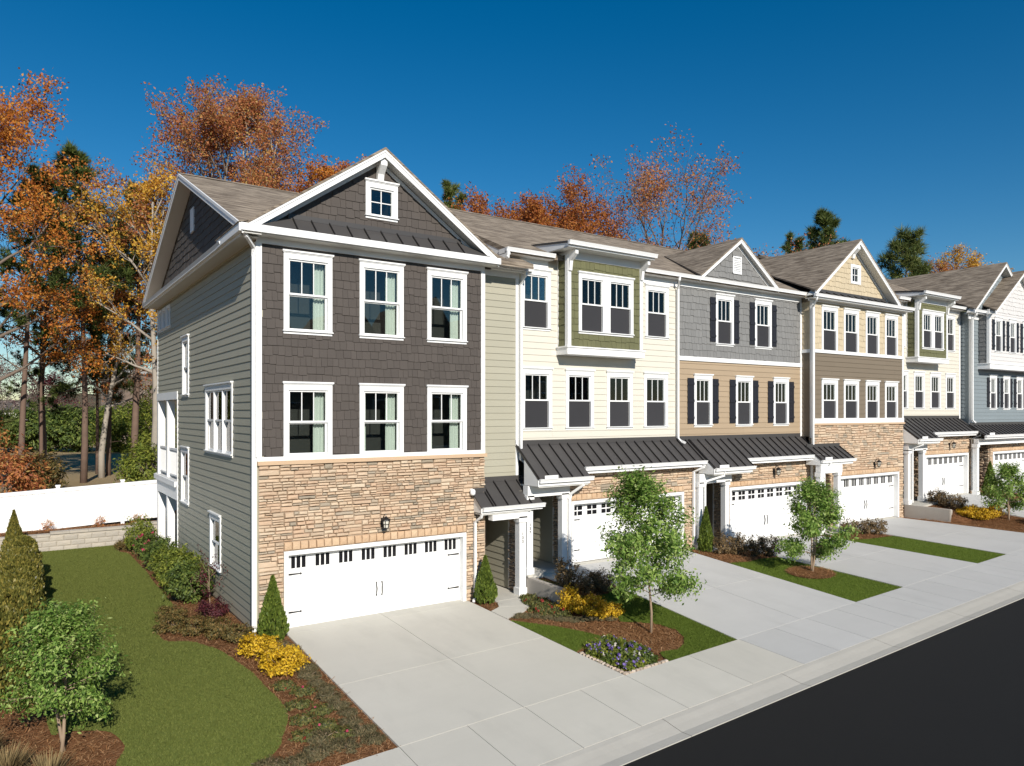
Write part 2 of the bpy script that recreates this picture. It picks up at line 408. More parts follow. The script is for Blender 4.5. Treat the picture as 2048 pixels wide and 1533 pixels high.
def stones(parent, fr, u0, u1, z0, z1, holes=(), seed=3, budget=300, th=.05, mat='stone', name='stone', k=1.0):
    r = random.Random(seed); L = []
    def cut(a, b, c, d):
        w, h = b-a, d-c
        if h > .185*k or (h > .12*k and w < .34*k and r.random() < .5) or (h > .13*k and r.random() < .35):
            m = c+h*r.uniform(.36, .64); cut(a, b, c, m); cut(a, b, m, d)
        elif w > .60*k or (w > .34*k and r.random() < .6):
            m = a+w*r.uniform(.32, .68); cut(a, m, c, d); cut(m, b, c, d)
        else: L.append((a, b, c, d))
    z = z0
    while z < z1-.01:
        zt = z+r.uniform(.26, .42)*k
        if z1-zt < .12*k: zt = z1
        x = u0-r.uniform(0, .4)
        while x < u1:
            w = r.uniform(.7, 1.3)*k
            if u1-(x+w) < .15: w = u1-x
            a = max(x, u0)
            if w > .02 and x+w > a+.02: cut(a, min(x+w, u1), z, zt)
            x += w
        z = zt
    Q = []
    for q in L:
        for s in subtract(q, holes):
            if s[1]-s[0] > .04 and s[3]-s[2] > .025: Q.append((s, r.randrange(6), r.uniform(.45, 1.5)))
    Q.sort(key=lambda q: -(q[0][1]-q[0][0])*(q[0][3]-q[0][2]))
    g = .005
    for s, i, kk in Q[:budget]:
        add(name, shared('stone%d' % i, STONES[i], mat), parent, fr.mat(s[0]+g, s[1]-g, 0, s[2]+g, s[3]-g, th*kk))
    for i in range(6):
        rest = [fr.mat(s[0]+g, s[1]-g, 0, s[2]+g, s[3]-g, th*kk) for s, j, kk in Q[budget:] if j == i]
        if rest: joined(name+'_field', parent, *STONES[i], rest, mat)
def backing(parent, fr, u0, u1, z0, z1, mat, holes=(), th=.16, name='wall'):
    return boxes(name, parent, [fr.ext(q[0], q[1], -th, -.002, q[2], q[3]) for q in subtract((u0, u1, z0, z1), holes)], mat)

# ------------------------------------------------------------------ windows, doors and trim
def hole(w, e=.07): return (w[0]+e, w[1]-e, w[2]+e, w[3]-.12)
def window(parent, fr, w, curtain=None, screen=True, units=1, crown=True, sill=True, lights=3, sq=False, label=None):
    u0, u1, z0, z1 = w
    cs = .115; hd = .20 if crown else .12
    zs = z0+(.085 if sill else .07)
    E = fr.ext; P = .045
    L = [E(u0, u0+cs, -.02, P, zs, z1-hd), E(u1-cs, u1, -.02, P, zs, z1-hd), E(u0, u1, -.02, P+.002, z1-hd, z1-(.04 if crown else 0))]
    if crown: L += [E(u0-.03, u1+.03, -.02, P+.045, z1-.04, z1), E(u0-.015, u1+.015, -.02, P+.02, z1-.065, z1-.04)]
    if sill: L += [E(u0-.02, u1+.02, -.02, P+.035, z0+.06, zs), E(u0, u1, -.02, P-.01, z0, z0+.06)]
    else: L += [E(u0, u1, -.02, P, z0, zs)]
    o = boxes('window', parent, L, 'white')
    if label: o['label'] = label
    a, b, c, d = u0+cs, u1-cs, zs, z1-hd
    n = units; mu = .30 if n == 2 else .07; W = (b-a-(n-1)*mu)/n
    for i in range(n):
        p = a+i*(W+mu); q = p+W
        if i: boxes('mullion', o, [E(p-mu, p, -.06, P-.005, c, d)], 'white')
        s = .042; mid = c+(d-c)*.5
        if sq:
            boxes('sash', o, [E(p, p+s, -.05, .012, c, d), E(q-s, q, -.05, .012, c, d), E(p+s, q-s, -.05, .012, c, c+s), E(p+s, q-s, -.05, .012, d-s, d)], 'white')
            boxes('pane', o, [E(p+s, q-s, -.03, -.024, c+s, d-s)], 'glass')
            boxes('muntin', o, [E((p+q)/2-.011, (p+q)/2+.011, -.024, -.008, c+s, d-s)], 'white')
            boxes('muntin', o, [E(p+s, q-s, -.023, -.009, mid-.011, mid+.011)], 'white')
        else:
            boxes('sash', o, [E(p, p+s, -.05, .01, mid, d), E(q-s, q, -.05, .01, mid, d), E(p+s, q-s, -.05, .01, d-s, d), E(p+s, q-s, -.05, .012, mid, mid+.045)], 'white')
            boxes('sash', o, [E(p, p+s, -.085, -.03, c, mid), E(q-s, q, -.085, -.03, c, mid), E(p+s, q-s, -.085, -.03, c, c+s+.01), E(p+s, q-s, -.085, -.032, mid-.03, mid)], 'white')
            boxes('pane', o, [E(p+s, q-s, -.03, -.024, mid+.045, d-s)], 'glass')
            boxes('pane', o, [E(p+s, q-s, -.065, -.059, c+s+.01, mid-.03)], 'glass')
            for j in range(1, lights):
                m = p+s+(q-p-2*s)*j/lights
                boxes('muntin', o, [E(m-.010, m+.010, -.024, -.008, mid+.045, d-s)], 'white')
            if screen: boxes('insect_screen', o, [E(p+.01, q-.01, -.026, -.022, c+.005, mid-.002)], 'screen_mesh')
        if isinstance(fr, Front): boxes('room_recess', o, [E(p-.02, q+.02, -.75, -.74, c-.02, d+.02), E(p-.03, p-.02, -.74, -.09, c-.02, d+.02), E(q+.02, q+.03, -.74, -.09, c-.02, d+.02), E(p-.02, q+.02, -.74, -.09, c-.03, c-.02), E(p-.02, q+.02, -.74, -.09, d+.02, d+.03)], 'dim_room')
        if curtain:
            for (f0, f1) in curtain:
                V, F = [], []; k = 22; x0 = p+(q-p)*f0; x1 = p+(q-p)*f1
                for jz, zz in enumerate((c+.0, d)):
                    for j in range(k+1):
                        t_ = j/k; V.append(fr.pt(x0+(x1-x0)*t_+(0 if jz else .01*math.sin(j)), -.20+.022*math.sin(t_*22)+.008*math.sin(t_*51), zz))
                for j in range(k): F.append((j, j+1, k+2+j, k+1+j))
                add('curtain', me('curtain', V, F, 'curtain', True), o)
    return o
def shutters(parent, fr, w, sw=.31):
    for a in (w[0]-sw-.005, w[1]+.005):
        z0, z1 = w[2]+.13, w[3]-.16; E = fr.ext; n = 3
        o = boxes('shutter', parent, [E(a+sw*i/n+.004, a+sw*(i+1)/n-.004, .02, .045, z0, z1) for i in range(n)], 'shutter_black')
        for zz in (z0+.16, (z0+z1)/2-.04, z1-.24):
            boxes('batten', o, [E(a+.003, a+sw-.003, .045, .068, zz, zz+.085)], 'shutter_black')
def garage(parent, fr, x0, x1, zb, zt, style, rec=.2, nwin=8, panels=True):
    E = fr.ext; j = .10
    boxes('door_frame', parent, [E(x0, x0+j, -rec-.05, .055, zb, zt-j), E(x1-j, x1, -rec-.05, .055, zb, zt-j), E(x0, x1, -rec-.05, .057, zt-j, zt)], 'white')
    a, b, c, d = x0+j, x1-j, zb+.012, zt-j; h = (d-c)/4
    door = boxes('garage_door', parent, [E(a, b, -rec-.04, -rec, c, c+h-.006)], 'white')
    for i in range(1, 4): boxes('section', door, [E(a, b, -rec-.04, -rec, c+h*i, c+h*(i+1)-.006 if i < 3 else d)], 'white')
    W = (b-a)/nwin
    for i in range(nwin):
        p = a+W*(i+.5)
        if style == 'bars':
            for k in (-1, 0, 1):
                m = p+k*W*.215
                boxes('pane', door, [E(m-W*.078, m+W*.078, -rec, -rec+.004, d-h*.80, d-h*.16)], 'door_glass')
        else:
            for k in (-.5, .5):
                for l in (0, 1):
                    m = p+k*W*.36; zz = d-h*.50+(-.33*h if l == 0 else .03*h)
                    boxes('pane', door, [E(m-W*.15, m+W*.15, -rec, -rec+.004, zz, zz+.28*h)], 'door_glass')
        if panels:
            for r_ in range(3):
                z0 = c+h*r_+.10*h; z1 = c+h*r_+.86*h; u0, u1 = p-W*.40, p+W*.40
                boxes('panel', door, [E(u0, u1, -rec, -rec+.008, z0, z0+.018), E(u0, u1, -rec, -rec+.008, z1-.018, z1), E(u0, u0+.018, -rec, -rec+.008, z0+.018, z1-.018), E(u1-.018, u1, -rec, -rec+.008, z0+.018, z1-.018), E(u0+.05, u1-.05, -rec, -rec+.006, z0+.05, z1-.05)], 'white')
    for s in (0, 1):
        for zz in (d-h*1.12, c+h*.82):
            L = .36; u = a+.03 if s == 0 else b-.03; g = 1 if s == 0 else -1
            pts = [fr.pt(u, -rec+.012, zz-.022), fr.pt(u+g*L*.85, -rec+.012, zz-.012), fr.pt(u+g*L*.88, -rec+.012, zz-.028), fr.pt(u+g*L, -rec+.012, zz), fr.pt(u+g*L*.88, -rec+.012, zz+.028), fr.pt(u+g*L*.85, -rec+.012, zz+.012), fr.pt(u, -rec+.012, zz+.022)]
            prism('strap_hinge', door, pts, fr.pt(0, -.012, 0)-fr.pt(0, 0, 0), 'black_metal')
    for s in (-1, 1):
        u = (a+b)/2+s*.075; zz = c+h*1.45
        tube('handle', door, [fr.pt(u, -rec+.005, zz-.17), fr.pt(u+.006*s, -rec+.03, zz-.13), fr.pt(u-.004*s, -rec+.05, zz), fr.pt(u+.006*s, -rec+.03, zz+.13), fr.pt(u, -rec+.005, zz+.17)], [.022, .011, .013, .011, .022], 'black_metal', 6)
    return door
def gutter(parent, x0, x1, y, z, mat='white', s=.115):
    """K-style gutter along x; y = outer lip, z = top"""
    pr = [(x0, y, z), (x0, y+.012, z-.03), (x0, y+.035, z-s*.75), (x0, y+.035, z-s), (x0, y+s, z-s), (x0, y+s, z)]
    return prism('gutter', parent, pr, (x1-x0, 0, 0), mat)
def gutter_y(parent, y0, y1, x, z, s=.115):
    pr = [(x, y0, z), (x+.012, y0, z-.03), (x+.035, y0, z-s*.75), (x+.035, y0, z-s), (x+s, y0, z-s), (x+s, y0, z)]
    return prism('gutter', parent, pr, (0, y1-y0, 0), 'white')
def downspout(parent, path, r_=.056): return tube('downspout', parent, path, r_, 'white', 4)
def post(parent, x, y, z0, z1, w=.24):
    h = w/2
    o = boxes('porch_post', parent, [(x-h, x+h, y-h, y+h, z0, z1)], 'white')
    boxes('post_base', o, [(x-h-.03, x+h+.03, y-h-.03, y+h+.03, z0, z0+.2)], 'white')
    boxes('post_capital', o, [(x-h-.03, x+h+.03, y-h-.03, y+h+.03, z1-.16, z1)], 'white')
    return o
def shed(parent, x0, x1, yt, zt, ye, ze, seam=.40, flash=True, off=0):
    """standing-seam metal shed roof from the wall (yt,zt) down to the eave (ye,ze)"""
    d = Vector((0, ye-yt, ze-zt)); nrm = Vector((0, ze-zt, -(ye-yt))).normalized()
    if nrm.z < 0: nrm = -nrm
    o = prism('metal_roof', parent, [(x0, yt, zt), (x1, yt, zt), (x1, ye, ze), (x0, ye, ze)], -nrm*.03, 'metal_roof')
    x = x0+.02+off
    while x < x1:
        prism('seam', o, [Vector((x-.012, yt, zt)), Vector((x+.012, yt, zt)), Vector((x+.012, ye, ze)), Vector((x-.012, ye, ze))], nrm*.04, 'metal_seam_shade'); x += seam
    if flash: boxes('flashing', o, [(x0, x1, yt-.035, yt, zt-.02, zt+.13)], 'metal_roof')
    return o
def rake(parent, a, b, h, vec, name='rake_board', mat='white'):
    """sloping board: top edge a-b, hangs down h, thickness vec"""
    a, b = Vector(a), Vector(b); d = Vector((0, 0, -h)); return prism(name, parent, [a, b, b+d, a+d], vec, mat)

# ------------------------------------------------------------------ ground heights
def lerp(a, b, t): return a+(b-a)*t
def ss(a, b, x):
    t = np.clip((x-a)/(b-a), 0, 1); return t*t*(3-2*t)
XG = [-60, 5.6, 7.50, 7.56, 9.2, 14.3, 16.3, 20.9, 22.9, 27.4, 28.02, 28.12, 30, 34.2, 60]
ZG = [-.18, -.18, -.18, -.16, .40, .36, .26, .26, .36, .38, .38, .40, 1.0, 1.0, 1.8]
ZS = [-.18, -.18, -.18, .27, .40, .36, .26, .26, .36, .38, .38, .88, 1.0, 1.0, 1.8]
def zb(x): return -.57+.0335*np.clip(x, -12, 70)
def zk(x): return -.70+.037*np.clip(x, -12, 70)
def ze(x): return -.77+.0395*np.clip(x, -12, 70)
def Hn(x, y):
    x = np.asarray(x, float); y = np.asarray(y, float)
    g = lerp(np.interp(x, XG, ZG), np.interp(x, XG, ZS), ss(-2.9, -2.15, y))
    h = lerp(g, zb(x), np.clip((-.3-y)/6, 0, 1))
    h = np.where(y < -6.3, lerp(zb(x), zk(x), np.clip((-6.3-y)/1.7, 0, 1)), h)
    h = np.where(y < -8, lerp(zk(x), ze(x), np.clip((-8-y)/.7, 0, 1)), h)
    h = np.where(y > 15.3, np.where((x < 1) | (y > 17), .50, .9), h)
    return h
def H(x, y): return float(Hn(x, y))
def grid_mesh(name, xs, ys, fz, mat):
    X, Y = np.meshgrid(xs, ys); Zv = fz(X, Y); nx, ny = len(xs), len(ys)
    v = np.stack([X, Y, Zv], -1).reshape(-1, 3)
    i = np.arange(nx*ny).reshape(ny, nx)
    q = np.stack([i[:-1, :-1], i[:-1, 1:], i[1:, 1:], i[1:, :-1]], -1).reshape(-1, 4)
    m = me(name, v, [tuple(int(a) for a in r_) for r_ in q], mat, True); return m
def poly_sheet(name, poly, dz, mat, step=.35, zf=Hn):
    P = np.array(poly); n = len(P)
    xs = np.arange(P[:, 0].min(), P[:, 0].max(), step); ys = np.arange(P[:, 1].min(), P[:, 1].max(), step)
    pts = [(a, b) for a in xs for b in ys if inpoly(a, b, poly)]
    vs_ = [Vector(p) for p in poly]+[Vector(p) for p in pts]
    r_ = delaunay_2d_cdt(vs_, [(i, (i+1) % n) for i in range(n)], [], 1, 1e-4)
    co = np.array([tuple(p) for p in r_[0]]); z = zf(co[:, 0], co[:, 1])+dz
    f = []
    for t in r_[2]:
        a, b, c = (co[i] for i in t[:3])
        f.append(tuple(t) if (b[0]-a[0])*(c[1]-a[1])-(b[1]-a[1])*(c[0]-a[0]) > 0 else tuple(t)[::-1])
    return me(name, np.c_[co, z], f, mat, True)
def inpoly(x, y, poly):
    c = False; n = len(poly); j = n-1
    for i in range(n):
        a, b = poly[i], poly[j]
        if (a[1] > y) != (b[1] > y) and x < (b[0]-a[0])*(y-a[1])/(b[1]-a[1])+a[0]: c = not c
        j = i
    return c
def inpoly_np(P, poly):
    c = np.zeros(len(P), bool); n = len(poly); j = n-1
    for i in range(n):
        a, b = poly[i], poly[j]
        if a[1] != b[1]:
            m = ((a[1] > P[:, 1]) != (b[1] > P[:, 1])) & (P[:, 0] < (b[0]-a[0])*(P[:, 1]-a[1])/(b[1]-a[1])+a[0]); c ^= m
        j = i
    return c
def smooth(poly, k=4, fixed=()):
    out = []; n = len(poly)
    for i in range(n):
        p0, p1, p2, p3 = (np.array(poly[(i+d) % n]) for d in (-1, 0, 1, 2))
        if i in fixed: out.append(tuple(p1)); continue
        for j in range(k):
            t = j/k
            out.append(tuple(.5*((2*p1)+(-p0+p2)*t+(2*p0-5*p1+4*p2-p3)*t*t+(-p0+3*p1-3*p2+p3)*t**3)))
    return out
def scatter(poly, n, seed):
    r = np.random.default_rng(seed); P = np.array(poly); lo, hi = P.min(0), P.max(0); out = []; c = 0
    while c < n:
        q = lo+(hi-lo)*r.random((n, 2)); q = q[inpoly_np(q, poly)]; out.append(q); c += len(q)
    return np.concatenate(out)[:n]

# ================================================================== SETTING
xs = sorted(set([-1500, -500, -200, -90, -50, -30, -20]+list(np.arange(-14, 45, .5))+XG[1:-1]+[7.45, 7.62, 28.0, 28.2, 60, 90, 200, 500, 1500]))
ys = sorted(set([-1500, -400, -120, -60, -35, -25]+list(np.arange(-20, 22, .5))+[-6.3, -8.7, -2.15, -2.4, -2.9, -.3, 15.12, 15.3, 40, 90, 250, 700, 2500]))
tag(add('ground', grid_mesh('ground', np.array(xs), np.array(ys), lambda a, b: Hn(a, b)-.02, 'mulch')), kind='structure')
fx = np.array([-1400, -300, -80, -30, -12, 0, 20, 60, 200, 1400]); fy = np.array([17.4, 22, 30, 45, 70, 110, 300, 2400])
tag(add('field', grid_mesh('field', fx, fy, lambda a, b: Hn(a, b)*0+.53, 'dry_field')), kind='structure')
rx = np.array([-60, -20]+list(np.arange(-12, 71, 4))+[120]); ry = np.array([-22, -14, -11, -8.7])
tag(add('road', grid_mesh('road', rx, ry, lambda a, b: ze(a)+.004+.012*(-8.7-b), 'asphalt')), kind='structure')

def slab_mesh(x0, x1, y0, y1, mat='concrete', dz=.02, th=.12, sub=2):
    g = .006; xs_ = np.linspace(x0+g, x1-g, sub+1); V, F = [], []
    for x in xs_:
        for y in (y0+g, y1-g): V.append((x, y, H(x, y)+dz))
    n = len(V)
    V += [(a, b, c-th) for a, b, c in V]
    for i in range(sub):
        a = 2*i; F.append((a, a+2, a+3, a+1)); F.append((a, n+a, n+a+2, a+2)); F.append((a+1, a+3, n+a+3, n+a+1))
    F += [(0, 1, n+1, n), (n-2, 2*n-2, 2*n-1, n-1)]
    return me('slab', V, F, mat)
# sidewalk, one mesh for each slab
sw = tag(add('sidewalk', None), kind='structure')
J = [-12.2, -10.7, -9.2, -7.7, -6.2, -4.7, -3.2, -1.7, -.6, .6, 1.9, 3.14, 4.45, 5.65, 7.5, 9.2, 10.5, 11.75, 13.0, 14.0, 15.2, 16.42, 17.6, 18.75, 19.85, 20.95, 22, 23.05, 24.2, 25.3, 26.4, 27.45, 28.7, 30, 31.1, 32.2, 33.2, 34.2, 35.6, 37, 38.4, 39.8, 41.2, 42.6, 44]
for a, b in zip(J, J[1:]): add('slab', slab_mesh(a, b, -8.0, -6.3, 'concrete' if a < 9 else 'concrete_grey'), sw)
DRV = [(.6, 5.64, .0), (9.15, 14.0, -.1), (16.42, 20.95, -.1), (23.05, 27.45, -.15), (30.0, 34.2, -.1), (36.6, 41.2, -.1)]
for a, b, yt in DRV:
    dv = tag(add('driveway', None), kind='structure'); m_ = (a+b)/2; cm_ = 'concrete' if a < 5 else 'concrete_grey'
    for p, q in ((a, m_), (m_, b)):
        add('slab', slab_mesh(p, q, -3.55, -.32, cm_), dv); add('slab', slab_mesh(p, q, -6.3, -3.55, cm_), dv)
        add('slab', slab_mesh(p, q, -.32, yt+.35, dz=.018), dv)
kb = tag(add('kerb', None), kind='structure')
k0 = -12.2
while k0 < 60:
    V, F = [], []; g = .005; pf = [(-8.0, .018), (-8.12, .016), (-8.28, .0), (-8.48, -.012), (-8.70, .02), (-8.70, -.15)]
    for x in (k0+g, (k0+k0+3.43)/2, k0+3.43-g):
        for y, dz in pf: V.append((x, y-(.004 if y == -8.0 else 0), H(x, max(y, -8.699))+dz))
    for i in range(2):
        for j in range(5): F.append((6*i+j, 6*i+j+1, 6*i+7+j, 6*i+6+j))
    add('kerb_stone', me('kerb_stone', V, F, 'gutter_concrete', False), kb); k0 += 3.43
# porch walk of the end house
wk = tag(add('path', None), kind='structure')
WALK = [(7.30, 1.9), (7.26, -.05), (7.1, -.85), (6.95, -1.2), (6.72, -1.5), (6.38, -1.70), (5.66, -1.98), (5.66, -1.20), (6.1, -.95), (6.25, -.6), (6.25, 1.9)]
def flat_slab(name, poly, dz, parent):
    P = [Vector((a, b, H(a, b)+dz)) for a, b in poly]; return prism(name, parent, P, (0, 0, -.1), 'concrete')
flat_slab('slab', [(7.30, 1.9), (7.26, -.05), (7.17, -.55), (6.25, -.55), (6.25, 1.9)], .022, wk)
flat_slab('slab', [(7.165, -.565), (7.1, -.85), (6.95, -1.2), (6.82, -1.36), (6.05, -1.00), (6.25, -.6), (6.25, -.565)], .021, wk)
flat_slab('slab', [(6.81, -1.372), (6.72, -1.5), (6.38, -1.70), (5.66, -1.98), (5.66, -1.22), (6.04, -1.01)], .021, wk)
w2 = tag(add('path', None), kind='structure')
prism('slab', w2, [(7.40, 1.9, .385), (7.40, -.45, .385), (9.02, -.45, .385), (9.02, 1.9, .385)], (0, 0, -.25), 'concrete')
flat_slab('slab', [(7.95, -.46), (8.0, -1.0), (8.5, -1.75), (9.14, -1.9), (9.14, -.46)], .024, w2)
w3 = tag(add('path', None), kind='structure'); flat_slab('slab', [(14.75, 1.5), (14.75, -.7), (16.3, -.7), (16.3, 1.5)], .05, w3)
w4 = tag(add('path', None), kind='structure'); flat_slab('slab', [(21.3, 1.5), (21.3, -.95), (22.95, -.95), (22.95, 1.5)], .05, w4)
w5 = tag(add('path', None), kind='structure'); flat_slab('slab', [(28.15, 1.5), (28.15, -.9), (29.7, -.9), (29.7, 1.5)], .05, w5)

# lawns
def blades(name, poly, n, seed, label, hgt=.022, parent=None):
    r = np.random.default_rng(seed); p = scatter(poly, n, seed); z = Hn(p[:, 0], p[:, 1])+.01
    a = r.random(n)*math.pi*2; w = .005+.004*r.random(n); h = hgt*(.5+r.random(n)); l = r.normal(0, .014, (n, 2))
    c = np.c_[p, z]; dx = np.c_[np.cos(a)*w, np.sin(a)*w, np.zeros(n)]
    tip = c+np.c_[l, h]
    return np.stack([c-dx, c+dx, tip], 1).reshape(-1, 3)
def lawn(poly, n, seed, label):
    k_ = '' if seed == 1 else '_fresh'; s = tag(add('lawn', poly_sheet('lawn', poly, .008, 'turf'+k_)), kind='structure')
    g = add('grass', npmesh('grass', blades('grass', poly, n, seed, label), 3, 'grass'+k_)); tag(g, label, 'grass', kind='stuff')
LAWN_L = smooth([(-1.2, 14.95), (-1.38, 13.4), (-1.16, 12.79), (-1.11, 10.84), (-1.07, 8.93), (-1.11, 7.46), (-1.09, 5.81), (-1.1, 4.36), (-1.15, 3.8), (-1.47, 3.09), (-1.73, 2.03), (-1.86, 1.34), (-1.82, .76), (-1.59, .56), (-1.32, .33), (-1.11, -.18), (-.91, -.64), (-.74, -1.55), (-.64, -2.13), (-.60, -2.87), (-.55, -3.47), (-.56, -4.08), (-.7, -4.52), (-.91, -4.93), (-1.05, -5.22), (-1.5, -5.6), (-2.4, -5.8), (-3.4, -5.6), (-3.35, -4.45), (-3.18, -4.0), (-3.17, -3.75), (-3.28, -3.33), (-3.47, -3.11), (-3.94, -2.84), (-4.18, -2.49), (-4.2, 2), (-4.1, 6.8), (-4.0, 11.8), (-4.3, 14.0), (-4.6, 14.95)], 4, (0, 39))
lawn(LAWN_L, 260000, 1, 'short green turf of the side lawn left of the houses')
GA = [(5.66, -2.12), (5.9, -2.45), (6.35, -3.12), (6.63, -3.73), (6.82, -4.34), (6.37, -4.43), (5.66, -4.72)]
lawn(GA, 12000, 2, 'small wedge of turf between the first driveway and the pansies')
GB = [(8.16, -2.38), (8.6, -2.44), (9.13, -2.42), (9.13, -6.28), (6.92, -6.28), (7.05, -5.95), (7.16, -5.80), (7.6, -5.92), (7.95, -5.78), (8.25, -5.50), (8.42, -5.1), (8.35, -4.6), (8.12, -4.22), (7.80, -3.80), (8.02, -3.5), (8.31, -2.9), (8.25, -2.56)]
lawn(GB, 40000, 3, 'turf around the young tree between the first two driveways')
GC = [(14.03, -2.05), (14.8, -2.2), (15.6, -2.1), (16.38, -2.15), (16.38, -6.28), (14.03, -6.28)]
lawn(GC, 30000, 4, 'turf strip with mulch ring between second and third driveways')
GD = [(20.99, -1.75), (21.8, -2.2), (23.0, -2.5), (23.0, -6.28), (20.99, -6.28)]
lawn(GD, 20000, 5, 'narrow turf strip between third and fourth driveways')
# pine straw litter
def straw(poly, n, seed, label, lift=0.0, avoid=()):
    r = np.random.default_rng(seed); p = scatter(poly, n, seed)
    for q in avoid: p = p[~inpoly_np(p, q)]
    n = len(p); z = Hn(p[:, 0], p[:, 1])-.008+lift+.022*r.random(n)
    a = r.random(n)*math.pi*2; L = .05+.09*r.random(n); w = .0035+.003*r.random(n)
    d = np.c_[np.cos(a), np.sin(a), r.normal(0, .18, n)]; s = np.c_[-np.sin(a)*w, np.cos(a)*w, np.zeros(n)]
    c = np.c_[p, z]; e = c+d*L[:, None]
    g = add('pine_straw', npmesh('pine_straw', np.stack([c-s, c+s, e+s, e-s], 1).reshape(-1, 3), 4, 'straw'))
    tag(g, label, 'mulch', kind='stuff')
D1P = [(.58, 1), (5.66, 1), (5.66, -6.4), (.58, -6.4)]
HOUSE1 = [(-.03, -.06), (7, -.06), (7, 15), (-.03, 15)]
straw([(-2.2, 14.9), (-2.2, -6.28), (.58, -6.28), (.58, -.06), (-.04, -.06), (-.04, 14.9)], 42000, 11, 'brown pine straw of the planting bed along the end house', avoid=(LAWN_L, HOUSE1))
straw([(-6.5, 14.5), (-6.5, -6.2), (-3.2, -6.2), (-3.2, -2.4), (-4.1, -2.2), (-4.1, 14.5)], 34000, 12, 'brown pine straw under the hedge at the left edge', avoid=(LAWN_L,))
FLOWER = [(5.66, -4.78), (6.37, -4.45), (6.82, -4.42), (7.05, -5.22), (7.02, -5.95), (6.88, -6.27), (5.66, -6.27)]
straw([(5.66, -.6), (7.3, -.6), (9.13, -1.9), (9.13, -6.28), (5.66, -6.28)], 30000, 13, 'brown pine straw around the young tree beside the first driveway', avoid=(GA, GB, WALK, FLOWER))
RING2 = smooth([(15.45+.78*math.cos(a), -4.0+.62*math.sin(a)) for a in np.linspace(0, 6.283, 13)[:-1]], 3)
tag(add('mulch_ring', poly_sheet('mulch_ring', RING2, .03, 'mulch', .2)), kind='structure')
straw(RING2, 5000, 14, 'brown pine straw ring around the second young tree', .05)
straw([(14.05, -.3), (16.4, -.3), (16.4, -2.3), (14.05, -2.3)], 8000, 15, 'brown pine straw before the third garage', avoid=(GC,))
straw([(21, -.6), (23.0, -.6), (23.0, -2.6), (21, -2.6)], 6000, 16, 'brown pine straw before the fourth garage', avoid=(GD,))
straw([(27.5, -1), (29.95, -1), (29.95, -6.2), (27.5, -6.2)], 12000, 17, 'brown pine straw bed beside the low wall before the fifth house')
straw([(-8, 15.35), (2, 15.35), (2, 16), (-8, 16)], 9000, 18, 'red-brown pine straw strip between block wall and white fence')

# low concrete retaining walls
def ret_wall(x0, x1, y0, y1, za, zt, label):
    o = prism('retaining_wall', None, [(x0, y0, za), (x0, y1, za-.25), (x0, y1, zt-.0), (x0, y0, zt+.02)], (x1-x0, 0, 0), 'wall_concrete')
    bm_bevel(o, .02); tag(o, label, 'wall')
def bm_bevel(o, w, seg=2):
    import bmesh
    b = bmesh.new(); b.from_mesh(o.data); bmesh.ops.recalc_face_normals(b, faces=b.faces)
    bmesh.ops.bevel(b, geom=list(b.edges), offset=w, segments=seg, affect='EDGES'); b.to_mesh(o.data); b.free()
ret_wall(7.38, 7.56, -.12, -2.08, -.45, .30, 'low smooth concrete wall between the first two front walks')
ret_wall(28.0, 28.2, -.25, -2.2, .1, .9, 'low smooth concrete wall before the fifth house')

# grey block wall at the end of the lawn
bw = thing('block_wall', 'grey concrete block retaining wall at the end of the side lawn', 'wall', (-3, 15.1, -.2))
rr = random.Random(5)
def blockrow(x0, x1, z0, z1, off):
    x = x0-off
    while x < x1:
        w = .46; a, b = max(x, x0), min(x+w, x1)
        if b-a > .04: add('block', shared('stone%d' % rr.randrange(6), STONES[rr.randrange(6)], 'block_grey'), bw, Matrix.LocRotScale(Vector((a+.004, 15.0, z0+.004)), None, Vector((b-a-.008, .03, z1-z0-.008))))
        x += w
for k in range(3): blockrow(-9.5, 1.2, -.22+.2*k, -.02+.2*k, .23*(k % 2))
boxes('core', bw, [(-9.5, -3.5, 15.0, 15.3, -.4, .37), (-3.5, -.7, 15.0, 15.3, -.4, .44), (-.7, 1.2, 15.0, 15.3, -.4, .52)], 'block_grey')
for a, b, z in ((-9.5, -3.5, .37), (-3.5, -.7, .44), (-.7, 1.2, .53)):
    x = a
    while x < b-.05:
        e = min(x+.62, b); box('cap_block', bw, x+.003, e-.003, 14.95, 15.32, z, z+.085, 'block_grey'); x += .62

# white vinyl fence
fn = thing('vinyl_fence', 'tall white vinyl privacy fence behind the side lawn', 'fence', (-3, 16.2, .5))
fxs = [-9.9, -7.66, -5.43, -3.2, -.97, 1.26, 3.5]
for i, x in enumerate(fxs):
    zt = 2.05+.045*(x+3.2)
    boxes('post', fn, [(x-.065, x+.065, 16.1, 16.23, .3, zt+.08)], 'vinyl'); prism('post_cap', fn, [(x-.085, 16.08, zt+.08), (x+.085, 16.08, zt+.08), (x+.085, 16.25, zt+.08), (x-.085, 16.25, zt+.08)], (0, 0, .05), 'vinyl')
    if i:
        a, b = fxs[i-1]+.065, x-.065; za, zb_ = 2.05+.045*(fxs[i-1]+3.2), zt
        for (c, d, nm) in ((-.0, .14, 'top_rail'), (-1.42, .14, 'bottom_rail')):
            prism(nm, fn, [(a, 16.115, za+c), (b, 16.115, zb_+c), (b, 16.115, zb_+c-d), (a, 16.115, za+c-d)], (0, .10, 0), 'vinyl')
        n = 11
        for k in range(n):
            p, q = a+(b-a)*k/n, a+(b-a)*(k+1)/n; zp, zq = lerp(za, zb_, k/n), lerp(za, zb_, (k+1)/n)
            prism('board', fn, [(p+.003, 16.15, zp-.14), (q-.003, 16.15, zq-.14), (q-.003, 16.15, zq-1.42), (p+.003, 16.15, zp-1.42)], (0, .035, 0), 'vinyl')

